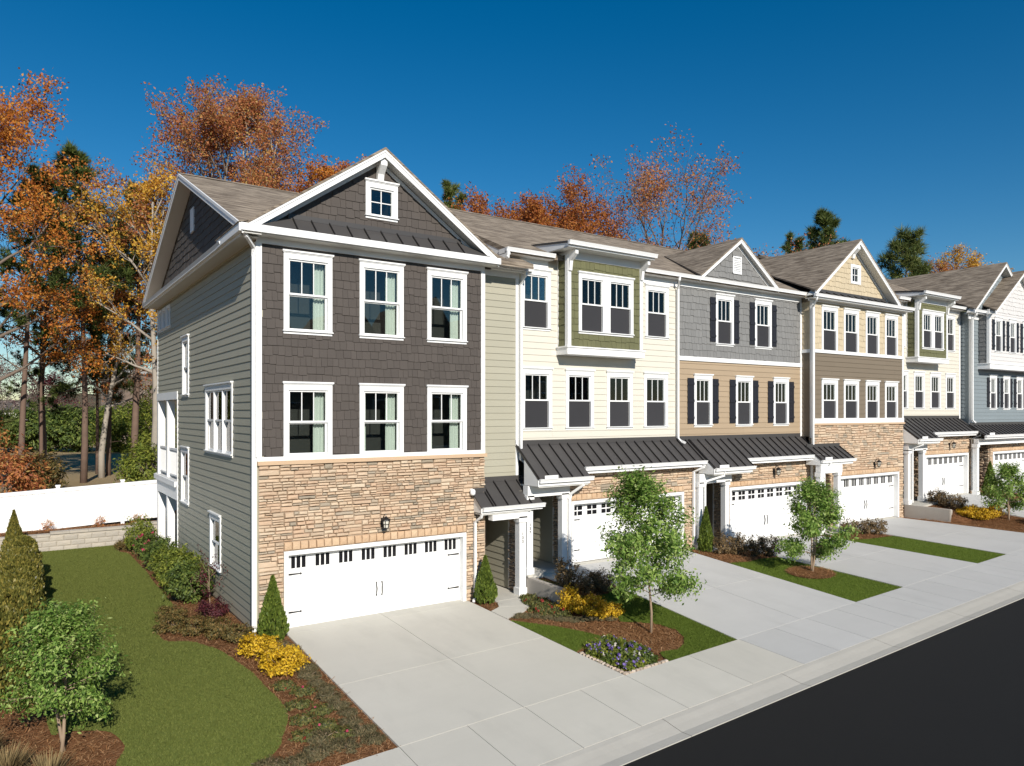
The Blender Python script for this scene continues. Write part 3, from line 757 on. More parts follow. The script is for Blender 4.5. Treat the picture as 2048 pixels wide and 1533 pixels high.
# ================================================================== TOWNHOUSES
def gable_front(h, xa, za, xl, xr, zl, yf, yw, yback, mat_wall, win=None, vent=None, rb=.22, bracket=True, z_wall=None, sh_budget=0, sh_seed=1, soff=True):
    """street gable: rake boards at yf, wall at yw, roof running back to yback"""
    kl = (za-zl)/(xa-xl); kr = (za-zl)/(xr-xa)
    zw = z_wall if z_wall is not None else zl
    # roof planes (triangular, dying into the main roof at the valley)
    prism('gable_roof', h, [(xl, yf-.03, zl+.03), (xa, yf-.03, za+.03), (xa, yback, za+.03)], (0, 0, -.06), 'roof_shingle')
    prism('gable_roof', h, [(xr, yf-.03, zl+.03), (xa, yf-.03, za+.03), (xa, yback, za+.03)], (0, 0, -.06), 'roof_shingle')
    rake(h, (xl, yf, zl), (xa, yf, za), rb, (0, .03, 0)); rake(h, (xr, yf, zl), (xa, yf, za), rb, (0, .03, 0))
    rake(h, (xl+.05, yf-.018, zl+.035-.0), (xa, yf-.018, za+.0), rb*.42, (0, .018, 0), 'rake_trim'); rake(h, (xr-.05, yf-.018, zl+.035), (xa, yf-.018, za), rb*.42, (0, .018, 0), 'rake_trim')
    if soff:
        for xe, k in ((xl, kl), (xr, kr)):
            prism('rake_soffit', h, [(xe, yf+.03, zl-rb+.05), (xa, yf+.03, za-rb+.05), (xa, yw, za-rb+.05), (xe, yw, zl-rb+.05)], (0, 0, .02), 'soffit')
    # wall triangle
    top = za-rb
    eL = lambda z: xa-(top-z)/kl; eR = lambda z: xa+(top-z)/kr; b0 = zl-rb
    if win:
        a0, a1, c0, c1 = hole(win)
        P_ = [[(eL(b0), b0), (eR(b0), b0), (eR(c0), c0), (eL(c0), c0)], [(eL(c0), c0), (a0, c0), (a0, c1), (eL(c1), c1)], [(a1, c0), (eR(c0), c0), (eR(c1), c1), (a1, c1)], [(eL(c1), c1), (eR(c1), c1), (xa, top)]]
    else: P_ = [[(eL(b0), b0), (eR(b0), b0), (xa, top)]]
    prisms('gable_wall', h, [([(p, yw, q) for p, q in L_], (0, .10, 0)) for L_ in P_], mat_wall)
    fr = Front(yw-.004)
    ins = lambda u, z: (z < top-(xa-u)*kl if u < xa else z < top-(u-xa)*kr)
    holes = [hole(win)] if win else []
    if vent: holes.append((vent[0]+.03, vent[1]-.03, vent[2]+.03, vent[3]-.03))
    shingles(h, fr, xl, xr, zw, top, mat_wall, holes, inside=ins, seed=sh_seed, budget=sh_budget, name='gable_shingle')
    # frieze strips along the rakes
    rake(h, (xl+.2, yw-.035, zl-rb+.2*kl+.02), (xa, yw-.035, top+.02), .11, (0, .035, 0), 'rake_frieze')
    rake(h, (xr-.2, yw-.035, zl-rb+.2*kr+.02), (xa, yw-.035, top+.02), .11, (0, .035, 0), 'rake_frieze')
    if bracket:
        w = .085; z0 = top-.02
        o = prism('gable_bracket', h, [(xa-w, yf+.06, z0+.02), (xa-w, yf+.06, z0-.16), (xa-w, yw-.14, z0-.34), (xa-w, yw-.10, z0-.50), (xa-w, yw-.03, z0-.50), (xa-w, yw-.03, z0+.02)], (2*w, 0, 0), 'white')
    if vent:
        vo = boxes('gable_vent', h, [fr.ext(vent[0], vent[0]+.05, 0, .05, vent[2], vent[3]), fr.ext(vent[1]-.05, vent[1], 0, .05, vent[2], vent[3]), fr.ext(vent[0], vent[1], 0, .052, vent[3]-.05, vent[3]), fr.ext(vent[0], vent[1], 0, .052, vent[2], vent[2]+.05), fr.ext(vent[0]+.05, vent[1]-.05, -.02, .005, vent[2]+.05, vent[3]-.05)], 'white')
        n = 8
        for i in range(n):
            z = vent[2]+.06+(vent[3]-vent[2]-.14)*i/n; boxes('louver', vo, [fr.ext(vent[0]+.05, vent[1]-.05, .005, .035, z, z+.03)], 'white')
def main_roof(h, x0, x1, ye, ze_, yr, zr, yb=14.4, name='roof'):
    k = (zr-ze_)/(yr-ye); zbk = zr-k*(yb-yr)
    o = prisms(name, h, [([(x0, ye, ze_), (x1, ye, ze_), (x1, yr, zr), (x0, yr, zr)], (0, 0, -.14)), ([(x0, yb, zbk), (x1, yb, zbk), (x1, yr, zr), (x0, yr, zr)], (0, 0, -.14))], 'roof_shingle')
    prism('ridge_cap', o, [(x0, yr-.16, zr-.16*k+.02), (x0, yr, zr+.035), (x0, yr+.16, zr-.16*k+.02)], (x1-x0, 0, 0), 'roof_shingle')
    return o
def eave(h, x0, x1, y, z, yw, gz=None, zf=None):
    """gutter, fascia, soffit and frieze along a front eave; y outer lip, z gutter top, yw wall"""
    gutter(h, x0, x1, y, z)
    boxes('fascia', h, [(x0+.01, x1-.01, y+.117, y+.14, z-.17, z-.005)], 'white')
    boxes('soffit', h, [(x0+.01, x1-.01, y+.14, yw+.05, z-.17, z-.15)], 'soffit')
    boxes('frieze', h, [(x0+.12, x1-.02, yw-.045, yw-.001, (zf if zf else z-.42), z-.172)], 'white')
def hull(h, x0, x1, y0, y1, z0, z1, mat):
    boxes('back_wall', h, [(x0, x1, y1-.15, y1, z0, z1), (x0+.001, x0+.12, y0+.5, y1-.15, z0, z1), (x1-.12, x1-.001, y0+.5, y1-.15, z0, z1), (x0+.12, x1-.12, y0+.9, y1-.15, z1-.1, z1)], mat)

def pent(h, a0, a1, b0, b1, yt, zt, ye, ze_, seam):
    nrm = Vector((0, ze_-zt, -(ye-yt))).normalized(); nrm = nrm if nrm.z > 0 else -nrm
    o = prism('pent_roof', h, [(a0, ye, ze_), (a1, ye, ze_), (b1, yt, zt), (b0, yt, zt)], -nrm*.03, 'metal_roof'); x = b0+.1
    while x < b1: prism('seam', o, [(x-.012, yt, zt), (x+.012, yt, zt), (x+.012, ye, ze_), (x-.012, ye, ze_)], nrm*.035, 'metal_seam_shade'); x += seam
    boxes('flashing', o, [(b0, b1, yt-.03, yt+.02, zt-.02, zt+.10)], 'metal_roof')

# ---------------------------------------------------------------- first (end) house
h = thing('townhouse', 'end townhouse with charcoal shingle front, stone garage storey and sage lap siding on its side', 'house', (3, 7, -.2))
F0 = Front(0); FT = Front(.3); L0 = Left(0)
UP = [(.61, 1.80, 6.86, 8.84), (2.51, 3.72, 6.86, 8.84), (4.41, 5.62, 6.86, 8.84)]
LO = [(.61, 1.80, 3.90, 5.73), (2.51, 3.72, 3.90, 5.73), (4.41, 5.62, 3.90, 5.73)]
hs = [hole(w) for w in UP+LO]; GAR = (.62, 5.60, -.3, 1.71)
backing(h, F0, 0, 6.19, 3.8, 9.15, 'dark_shingle', hs)
backing(h, F0, .0, 6.19, -.5, 3.8, 'mortar', [GAR], .3, 'stone_wall')
shingles(h, F0, .105, 6.09, 3.96, 8.92, 'dark_shingle', hs, seed=4, budget=300, wmin=.12, wmax=.23)
stones(h, Front(.0), .03, 6.21, -.25, 3.76, [(GAR[0], GAR[1], -.3, 1.925)], seed=8, budget=300, k=.86, th=.055)
x = GAR[0]
while x < GAR[1]-.05:
    e = min(x+.195, GAR[1]); i = rr.randrange(6)
    add('soldier_stone', shared('stone%d' % i, STONES[i], 'soldier'), h, F0.mat(x+.004, e-.004, 0, 1.715, 1.925, .065)); x += .195
boxes('stone_cap', h, [(-.0, 6.25, -.10, 0, 3.765, 3.86)], 'cap_stone')
boxes('band', h, [(.0, 6.21, -.055, -.001, 3.86, 3.955)], 'white')
boxes('corner_board', h, [(-.03, .105, -.04, 0, 3.955, 8.95), (-.032, -.001, 0, .11, -.15, 8.95)], 'white')
boxes('corner_board', h, [(6.09, 6.215, -.04, 0, 3.955, 8.95), (6.19, 6.215, 0, .3, 3.87, 8.95)], 'white')
for w in UP: window(h, F0, w, curtain=[(.70, .98)] if w[0] < 4 else [(.72, .98)], screen=False)
for i, w in enumerate(LO): window(h, F0, w, curtain=[(.70, .98)]+([(.02, .14)] if i else []), screen=False, sill=False)
garage(h, F0, GAR[0], GAR[1], -.17, GAR[3], 'bars', .14)
# recessed sage bay right of the front
backing(h, FT, 6.19, 7.56, 2.6, 9.1, 'tan_siding'); lap(h, FT, 6.215, 7.50, 2.7, 8.92, 'tan_siding', seed=2)
boxes('corner_board', h, [(7.46, 7.56, .26, .3, 3.0, 8.95)], 'white')
boxes('frieze', h, [(6.22, 7.58, .255, .299, 8.90, 9.06)], 'white')
gutter(h, 6.46, 7.86, -.12, 9.20); boxes('soffit', h, [(6.25, 7.84, .0, .4, 9.05, 9.07)], 'soffit'); boxes('fascia', h, [(6.45, 7.84, -.004, .02, 9.04, 9.19)], 'white')
boxes('gutter_end', h, [(6.44, 6.60, -.16, -.11, 9.20, 9.33)], 'white')
downspout(h, [(7.60, -.06, 9.09), (7.60, -.06, 8.98), (7.60, .20, 8.72), (7.60, .20, 3.62), (7.66, .02, 3.50), (7.70, -.08, 3.46)], .05)
# side wall
SW = {'a': [(11.05, 11.78, 8.02, 8.86), (11.92, 12.65, 8.02, 8.86), (12.79, 13.52, 8.02, 8.86)], 'b': (7.75, 8.80, 5.50, 7.50), 'c': (2.15, 5.30, 3.83, 5.80), 'd': (7.75, 9.0, 2.0, 3.90), 'e': (3.42, 4.72, .62, 2.22)}
POR = [(9.72, 13.82, 2.66, 5.45), (9.72, 13.82, -.3, 2.0)]
sh_ = [hole(w) for w in SW['a']+[SW['b'], SW['c'], SW['d'], SW['e']]]+[(9.70, 13.9, -.4, 5.70)]
backing(h, L0, .0, 13.82, -.4, 9.15, 'tan_siding', sh_)
lap(h, L0, .12, 13.76, -.12, 8.94, 'tan_siding', sh_, seed=3, course=.192)
for w in SW['a']: window(h, L0, w, screen=False, crown=False, lights=1, sq=True)
window(h, L0, SW['b'], screen=False, lights=1); window(h, L0, SW['c'], screen=False, lights=1, units=3); window(h, L0, SW['d'], screen=False, lights=1); window(h, L0, SW['e'], screen=False, lights=1)
boxes('frieze', h, [(-.03, -.001, .11, 13.82, 8.94, 9.02)], 'tan_siding')
boxes('corner_board', h, [(-.03, 0, 13.74, 13.84, 5.7, 8.95)], 'white')
# rear porch cut into the side
boxes('porch_beam', h, [(-.045, .2, 9.66, 13.88, 5.45, 5.72)], 'white'); boxes('porch_beam', h, [(-.045, .2, 9.66, 13.88, 2.0, 2.52)], 'white')
boxes('deck', h, [(-.06, 3, 9.66, 14.05, 2.52, 2.66)], 'offwhite'); boxes('deck_edge', h, [(-.12, -.06, 9.70, 14.05, 2.46, 2.64)], 'white')
boxes('corner_board', h, [(-.04, .1, 9.62, 9.72, -.15, 5.45)], 'white')
for y in (11.72, 13.72):
    for z0, z1 in ((2.66, 5.45), (-.2, 2.0)): boxes('porch_post', h, [(-.03, .22, y-.13, y+.13, z0, z1)], 'white')
for y0, y1 in ((9.72, 11.59), (11.85, 13.59)):
    ra = boxes('railing', h, [(.02, .10, y0, y1, 3.66, 3.74), (.03, .09, y0, y1, 2.76, 2.82)], 'white'); n = 16
    for k in range(n): y = y0+(y1-y0)*(k+.5)/n; boxes('baluster', ra, [(.04, .08, y-.02, y+.02, 2.82, 3.66)], 'white')
boxes('porch_wall', h, [(3.0, 3.1, 9.7, 13.8, -.3, 5.6), (.1, 3.0, 9.60, 9.70, -.3, 5.6)], 'tan_siding'); boxes('porch_ceiling', h, [(.1, 3, 9.7, 13.82, 5.60, 5.70), (.2, 3, 9.7, 13.82, 2.36, 2.42)], 'soffit')
box('patio_floor', h, .0, 3, 9.7, 13.8, -.3, -.13, 'concrete')
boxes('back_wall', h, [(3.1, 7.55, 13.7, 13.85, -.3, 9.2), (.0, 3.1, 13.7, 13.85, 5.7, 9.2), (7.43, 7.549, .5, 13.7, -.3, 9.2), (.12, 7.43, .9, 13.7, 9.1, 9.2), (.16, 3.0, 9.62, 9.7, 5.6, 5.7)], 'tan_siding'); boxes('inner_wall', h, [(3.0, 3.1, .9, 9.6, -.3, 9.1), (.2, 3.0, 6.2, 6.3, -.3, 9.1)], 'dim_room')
# roofs
YR, ZR = 7.17, 12.38; K1 = (ZR-9.22)/(YR+.40)
main_roof(h, -.40, 7.62, -.40, 9.22, YR, ZR, 14.55)
prism('side_gable_wall', h, [(0.0, .0, 9.2), (0, 13.82, 9.2), (0, YR, ZR-.25)], (.12, 0, 0), 'dark_shingle')
ins = lambda u, z: z < (ZR-.25)-abs(u-YR)*K1
VENT = (6.92, 7.42, 10.62, 11.36)
shingles(h, L0, .2, 13.7, 9.42, ZR-.2, 'dark_shingle', [VENT], inside=ins, seed=14, budget=0, wmin=.2, wmax=.42, course=.23, name='gable_shingle')
boxes('gable_vent', h, [(-.05, 0, VENT[0], VENT[1], VENT[2], VENT[3])], 'white')
for s, y1, z1 in ((1, -.40, 9.22), (-1, 14.55, ZR-K1*(14.55-YR))):
    rake(h, (-.40, y1, z1-.005), (-.40, YR, ZR-.005), .20, (-.03, 0, 0)); rake(h, (-.434, y1, z1+.0), (-.434, YR, ZR), .08, (-.015, 0, 0), 'rake_trim')
    prism('rake_soffit', h, [(-.40, y1, z1-.19), (-.40, YR, ZR-.19), (0, YR, ZR-.19), (0, y1, z1-.19)], (0, 0, .02), 'soffit')
prism('pent_roof', h, [(-.40, .2, 9.16), (-.40, 13.9, 9.16), (0, 13.9, 9.40), (0, .2, 9.40)], (0, 0, -.03), 'roof_shingle')
boxes('pent_fascia', h, [(-.42, -.395, -.2, 14.1, 9.0, 9.15)], 'white'); boxes('pent_soffit', h, [(-.395, 0, -.2, 13.95, 9.0, 9.02)], 'soffit')
gutter_y(h, 1.4, 14.15, -.53, 9.16); boxes('eave_return', h, [(-.50, -.42, -.42, 1.75, 9.06, 9.24)], 'white')
prism('eave_return_top', h, [(-.52, -.44, 9.24), (-.52, 1.85, 9.24), (-.3, 1.85, 9.3), (-.3, -.44, 9.3)], (0, 0, .02), 'roof_shingle')
gable_front(h, 3.05, 11.61, -.36, 6.46, 9.24, -.38, 0, 5.45, 'dark_shingle', win=(2.67, 3.55, 9.90, 10.89), z_wall=9.62, sh_budget=0, sh_seed=22)
window(h, Front(-.004), (2.67, 3.55, 9.90, 10.89), screen=False, sq=True)
pent(h, -.02, 6.2, .72, 5.42, -.03, 9.60, -.42, 9.25, .45)
boxes('front_fascia', h, [(-.46, 6.48, -.45, -.40, 9.08, 9.245)], 'white'); boxes('front_soffit', h, [(-.42, 6.45, -.40, .03, 9.06, 9.08)], 'soffit')
boxes('frieze', h, [(-.02, 6.2, -.05, -.001, 8.92, 9.06)], 'white')
downspout(h, [(-.36, -.30, 9.06), (-.30, -.28, 8.98), (-.075, -.02, 8.80), (-.075, .02, 8.6), (-.075, .02, .05), (-.09, -.10, -.08), (-.12, -.32, -.14)], .05)
downspout(h, [(5.86, -.47, 2.28), (5.86, -.40, 2.14), (5.84, -.12, 1.98), (5.84, -.12, .0), (5.80, -.2, -.08), (5.66, -.34, -.12)], .045)
# entry porch
shed(h, 5.80, 6.205, -.055, 2.78, -.52, 2.42, .42, True, .36); shed(h, 6.205, 7.86, .275, 3.035, -.52, 2.42, .40, True, .04)
gutter(h, 5.84, 7.92, -.60, 2.42); boxes('porch_fascia', h, [(5.82, 7.88, -.483, -.45, 2.24, 2.40)], 'white'); boxes('porch_ceiling', h, [(5.86, 7.5, -.45, 2.1, 2.20, 2.24)], 'soffit')
prism('porch_end', h, [(5.83, -.45, 2.26), (5.83, -.06, 2.26), (5.83, -.06, 2.72), (5.83, -.45, 2.42)], (.03, 0, 0), 'offwhite')
boxes('porch_beam', h, [(6.22, 7.42, -.42, -.20, 2.02, 2.22)], 'white')
p1 = post(h, 7.25, -.28, -.16, 2.06, .22)
boxes('fin_wall', h, [(7.33, 7.54, -.10, 2.2, -.3, 2.75)], 'tan_siding'); boxes('entry_wall', h, [(6.2, 7.54, 2.2, 2.35, -.3, 2.7)], 'tan_siding')
lap(h, Left(7.33), .42, 2.2, -.14, 2.2, 'tan_siding', seed=5); boxes('corner_board', h, [(7.295, 7.33, .36, .42, -.14, 2.2)], 'offwhite')
stones(h, Left(7.33), -.12, .36, -.2, 2.2, seed=31, name='pier_stone', budget=60, k=.7, th=.07)
boxes('stone_return', h, [(6.19, 6.24, .0, 2.2, -.3, 2.75)], 'mortar'); boxes('entry_door', h, [(6.35, 7.25, 2.14, 2.2, -.14, 1.95)], 'shutter_black')

# ---------------------------------------------------------------- builder for the roof-fronted neighbours
def porch_zone(h, xw0, xe, xg0, xg1, xr, dz, g_style, zg0, fin=True, fx0=None):
    """entry from xw0 to xe, garage opening xg0..xg1, stone up to xr"""
    FG = Front(-.15); g = (xg0, xg1, -.6, 2.33+dz)
    backing(h, FG, xe, xr, -.6, 3.5+dz, 'mortar', [g], .3, 'stone_wall')
    stones(h, FG, xe-.01, xr, zg0-.1, 3.32+dz, [(xg0, xg1, -.6, 2.53+dz)], seed=int(xe*10), budget=260, k=1.0)
    x = xg0
    while x < xg1-.05:
        e = min(x+.2, xg1); i = rr.randrange(6); add('soldier_stone', shared('stone%d' % i, STONES[i], 'soldier'), h, FG.mat(x+.004, e-.004, 0, 2.335+dz, 2.525+dz, .06)); x += .2
    garage(h, FG, xg0, xg1, zg0, 2.33+dz, g_style, .16, panels=True)
    boxes('entry_wall', h, [(xw0, xe, 1.6, 1.75, -.4, 3.4+dz), (xe, xe+.15, .15, 1.6, -.4, 3.4+dz)], 'tan_siding')
    boxes('entry_door', h, [(xw0+.2, xe-.15, 1.54, 1.6, zg0+.05, 2.6+dz)], 'shutter_black')
    lap(h, Left(xe), .42, 1.6, zg0+.02, 2.95+dz, 'tan_siding' if xe < 12 else 'taupe_siding', seed=int(xe)); boxes('corner_board', h, [(xe-.035, xe, .36, .42, zg0, 2.95+dz)], 'offwhite')
    stones(h, Left(xe), -.14, .36, zg0-.05, 3.0+dz, seed=int(xe*7), name='pier_stone', budget=60, k=.7, th=.07)
def roof_zone(h, x0, xp0, xp1, x1, yw, zt, zeg, zep, split=True):
    """shed roof: garage eave at y=-.55, porch part xp0..xp1 reaching further out to y=-.85"""
    k = (zt-zeg)/(yw+.55); yp = -.55-(zeg-zep)/k
    if x0 < xp0: shed(h, x0, xp0, yw, zt, -.55, zeg, .40)
    shed(h, xp0, xp1, yw, zt, yp, zep, .40)
    if xp1 < x1: shed(h, xp1, x1, yw, zt, -.55, zeg, .40)
    for a, b in ((x0, xp0-.0), (xp1, x1)):
        if b-a > .2:
            gutter(h, a+.02, b, -.64, zeg+.01); boxes('porch_fascia', h, [(a, b, -.525, -.49, zeg-.20, zeg-.03)], 'white'); boxes('porch_soffit', h, [(a, b, -.49, -.12, zeg-.20, zeg-.18)], 'soffit')
    gutter(h, xp0+.02, xp1+.08, yp-.09, zep+.01); boxes('porch_fascia', h, [(xp0, xp1, yp+.025, yp+.06, zep-.2, zep-.03)], 'white'); boxes('porch_ceiling', h, [(xp0+.05, xp1-.05, yp+.06, 1.6, zep-.24, zep-.2)], 'soffit')
    for x in (xp0, xp1-.03): prism('porch_end', h, [(x, yp+.05, zep-.2), (x, -.16, zep-.2), (x, -.16, zep+k*(-.16-yp)-.05), (x, yp+.05, zep-.02)], (.03, 0, 0), 'white')
    boxes('splash_guard', h, [(xp0+.15, xp0+.62, yp-.10, yp-.085, zep, zep+.11)], 'white')
    return yp
def bay(h, x0, x1, y, yw, z0, z1, mat, win, zgut, roof_y, roof_z, seed):
    fr = Front(y); frl = Left(x0)
    backing(h, fr, x0, x1, z0, z1, mat, [hole(win)], .12, 'bay_wall'); boxes('bay_side', h, [(x0, x0+.12, y+.1, yw, z0, z1), (x1-.12, x1, y+.1, yw, z0, z1)], mat)
    shingles(h, fr, x0+.1, x1-.1, z0+.0, z1-.12, mat, [hole(win)], seed=seed, budget=200, name='bay_shingle')
    shingles(h, frl, y+.1, yw-.06, z0, z1-.1, mat, seed=seed+1, budget=0, name='bay_shingle')
    boxes('corner_board', h, [(x0-.03, x0+.1, y-.035, y, z0, z1), (x0-.03, x0-.001, y, y+.1, z0, z1)], 'white'); boxes('corner_board', h, [(x1-.1, x1+.03, y-.035, y, z0, z1), (x1+.001, x1+.03, y, y+.1, z0, z1)], 'white')
    boxes('corner_board', h, [(x0-.03, x0-.001, yw-.06, yw, z0, z1)], 'white')
    boxes('bay_base', h, [(x0-.07, x1+.07, y-.07, yw, z0-.24, z0-.001), (x0-.1, x1+.1, y-.1, yw, z0-.04, z0)], 'white')
    window(h, fr, win, units=2)
    ye = y-.50
    prism('bay_roof', h, [(x0-.35, ye, zgut), (x1+.12, ye, zgut), (x1+.12, roof_y, roof_z), (x0-.35, roof_y, roof_z)], (0, 0, -.05), 'metal_roof')
    xx = x0-.2
    while xx < x1: prism('seam', h, [(xx-.012, ye, zgut), (xx+.012, ye, zgut), (xx+.012, roof_y, roof_z), (xx-.012, roof_y, roof_z)], (0, 0, .035), 'metal_seam_shade'); xx += .42
    gutter(h, x0-.38, x1+.16, ye-.09, zgut+.01); boxes('bay_fascia', h, [(x0-.35, x1+.12, ye+.03, ye+.06, zgut-.16, zgut-.05)], 'white')
    boxes('bay_soffit', h, [(x0-.33, x1+.1, ye+.06, yw, zgut-.17, zgut-.15)], 'soffit'); boxes('bay_frieze', h, [(x0-.02, x1+.02, y-.04, y-.001, z1-.13, zgut-.17)], 'white')
    boxes('bay_head', h, [(x0, x1, y, yw+.2, z1, zgut-.15)], 'white')
    prism('bay_cheek', h, [(x0-.33, ye+.06, zgut-.16), (x0-.33, roof_y, zgut-.16), (x0-.33, roof_y, roof_z-.05), (x0-.33, ye+.06, zgut-.05)], (.03, 0, 0), 'white')
    for xb in (x0+.04, x1-.04):
        w = .055; prism('bracket', h, [(xb-w, ye+.12, zgut-.18), (xb-w, ye+.12, zgut-.31), (xb-w, y-.13, zgut-.48), (xb-w, y-.09, zgut-.76), (xb-w, y-.035, zgut-.76), (xb-w, y-.035, zgut-.18)], (2*w, 0, 0), 'white')
YW = .3; FW = Front(YW)
def ridge_z(ze_, ye=-.1): return ze_+.424*(7.17-ye)

# ---------------------------------------------------------------- second house, cream with a green bay
h = thing('townhouse', 'cream lap-sided townhouse with a projecting green shingled bay', 'house', (11, 7, .4))
W2 = [(7.65, 8.74, 7.44, 9.28), (12.68, 13.77, 7.46, 9.28)]; W2b = [(7.67, 8.79, 4.46, 6.34), (9.32, 10.44, 4.46, 6.34), (10.99, 12.10, 4.46, 6.34), (12.62, 13.73, 4.46, 6.34)]
hs = [hole(w) for w in W2+W2b]+[(9.1, 12.0, 6.9, 9.6)]
backing(h, FW, 7.57, 14.22, 3.6, 9.75, 'cream_siding', hs); lap(h, FW, 7.6, 14.12, 4.05, 9.36, 'cream_siding', [hole(w) for w in W2+W2b]+[(9.03, 12.07, 6.74, 9.6)], seed=7)
for w in W2+W2b: window(h, FW, w)
bay(h, 9.03, 12.05, -.2, YW, 6.98, 9.72, 'green_shingle', (9.42, 11.66, 7.38, 9.26), 9.99, 1.2, 10.22, 41)
eave(h, 6.92, 8.66, -.12, 9.70, YW, zf=9.30); eave(h, 12.2, 14.22, -.12, 9.70, YW, zf=9.30)
main_roof(h, 6.95, 14.22, -.02, 9.68, 7.17, 12.77)
prism('rake_end', h, [(6.96, -.02, 9.55), (6.96, 7.17, 12.64), (6.96, 7.17, 12.40), (6.96, -.02, 9.30)], (.05, 0, 0), 'white')
boxes('eave_end', h, [(6.93, 6.97, -.10, .35, 9.40, 9.69)], 'white')
tube('gutter_elbow', h, [(6.98, -.06, 9.58), (6.99, -.08, 9.50), (6.95, -.10, 9.42), (6.90, -.12, 9.38)], .05, 'white', 6)
hull(h, 7.57, 14.2, .3, 13.85, -.2, 9.7, 'cream_siding')
downspout(h, [(13.98, -.04, 9.58), (13.98, -.04, 9.48), (14.16, .20, 9.22), (14.16, .20, 4.12), (14.22, .04, 4.0), (14.26, -.05, 3.96)], .048)
porch_zone(h, 7.62, 8.96, 9.17, 14.02, 14.72, 0, 'quad', .42)
yp = roof_zone(h, 7.46, 7.46, 9.36, 14.72, YW, 4.05, 3.37, 3.12)
post(h, 7.52, -.27, .36, 2.62, .2); post(h, 8.78, -.27, .36, 2.62, .2); boxes('porch_beam', h, [(7.42, 8.95, -.40, -.17, 2.58, 2.90)], 'white')
downspout(h, [(9.12, -.84, 3.02), (9.12, -.82, 2.88), (8.95, -.45, 2.60), (8.92, -.42, 2.45), (8.92, -.42, .52), (8.94, -.54, .42)], .05); downspout(h, [(14.58, -.60, 3.28), (14.58, -.58, 3.16), (14.44, -.25, 2.98), (14.44, -.25, .5)], .05)

# ---------------------------------------------------------------- third house, grey shingle over brown siding
h = thing('townhouse', 'grey shingled townhouse over caramel siding with black shutters', 'house', (17.7, 7, .3))
W3 = [(16.17, 17.14, 7.40, 9.28), (18.36, 19.35, 7.40, 9.28)]; W3b = [(15.04, 15.98, 4.48, 6.36), (17.26, 18.22, 4.48, 6.36), (19.47, 20.42, 4.48, 6.36)]
hs = [hole(w) for w in W3+W3b]
backing(h, FW, 14.22, 21.3, 6.85, 9.75, 'grey_shingle', hs); backing(h, FW, 14.22, 21.3, 3.6, 6.85, 'brown_siding', hs)
shingles(h, FW, 14.26, 21.2, 6.95, 9.36, 'grey_shingle', hs, seed=9, budget=300, course=.235, wmin=.13, wmax=.24)
lap(h, FW, 14.26, 21.2, 4.05, 6.80, 'brown_siding', hs, seed=8)
boxes('band', h, [(14.2, 21.25, .24, .299, 6.80, 6.95)], 'white'); boxes('corner_board', h, [(21.17, 21.27, .26, .299, 4.05, 9.4)], 'white')
for w in W3: window(h, FW, w); shutters(h, FW, w, .30)
for w in W3b: window(h, FW, w); shutters(h, FW, w, .33)
eave(h, 14.22, 21.25, -.12, 9.70, YW, zf=9.36)
main_roof(h, 14.22, 21.25, -.02, 9.68, 7.17, 12.77)
gable_front(h, 17.17, 11.31, 14.98, 19.36, 9.72, -.06, .16, 3.75, 'grey_shingle', vent=(16.92, 17.40, 10.04, 10.68), rb=.17, bracket=False, z_wall=9.82, sh_seed=33)
hull(h, 14.25, 21.25, .3, 13.85, -.2, 9.7, 'brown_siding')
porch_zone(h, 14.74, 16.22, 16.35, 20.93, 21.55, 0, 'quad', .27)
roof_zone(h, 14.72, 14.78, 16.80, 21.42, YW, 4.05, 3.37, 3.12)
post(h, 14.65, -.28, .3, 2.62, .2); post(h, 16.0, -.28, .3, 2.62, .2); boxes('porch_beam', h, [(14.55, 16.2, -.41, -.18, 2.58, 2.90)], 'white')
downspout(h, [(15.30, -.86, 3.02), (15.30, -.84, 2.86), (14.86, -.44, 2.66), (14.80, -.42, 2.5), (14.80, -.42, .4)], .045); downspout(h, [(21.30, -.6, 3.28), (21.30, -.58, 3.16), (21.16, -.25, 2.98), (21.16, -.25, .4)], .05)

# ---------------------------------------------------------------- fourth house, yellow shingle over taupe over stone
h = thing('townhouse', 'butter-yellow shingled townhouse over taupe siding and full stone garage storey', 'house', (24.6, 7, .3))
F4 = Front(-.2); X4 = [(21.84, 22.94), (23.37, 24.46), (24.98, 26.02), (26.48, 27.52)]
U4 = [(a, b, 7.42, 9.27) for a, b in X4]; D4 = [(a, b, 4.70, 6.36) for a, b in X4]; hs = [hole(w) for w in U4+D4]; G4 = (22.92, 27.60, -.6, 2.40)
backing(h, F4, 21.28, 27.98, 7.4, 9.7, 'yellow_shingle', hs); backing(h, F4, 21.28, 27.98, 4.5, 7.4, 'taupe_siding', hs); backing(h, F4, 22.6, 27.98, -.4, 4.5, 'mortar', [G4], .3, 'stone_wall'); backing(h, F4, 21.28, 22.6, 3.1, 4.5, 'mortar', [], .3, 'stone_wall')
shingles(h, F4, 21.38, 27.9, 7.49, 9.34, 'yellow_shingle', hs, seed=12, budget=200, course=.235); lap(h, F4, 21.38, 27.9, 4.76, 7.36, 'taupe_siding', hs, seed=13)
stones(h, F4, 21.28, 27.98, .25, 4.5, [(G4[0], G4[1], -.6, 2.6), (21.2, 22.6, -.4, 3.3)], seed=15, budget=300)
x = G4[0]
while x < G4[1]-.05:
    e = min(x+.2, G4[1]); i = rr.randrange(6); add('soldier_stone', shared('stone%d' % i, STONES[i], 'soldier'), h, F4.mat(x+.004, e-.004, 0, 2.405, 2.595, .06)); x += .2
boxes('band', h, [(21.28, 28.0, -.26, -.201, 7.36, 7.49)], 'white'); boxes('band', h, [(21.28, 28.0, -.26, -.201, 4.57, 4.76)], 'white'); boxes('stone_cap', h, [(21.26, 28.03, -.29, -.2, 4.49, 4.57)], 'cap_stone')
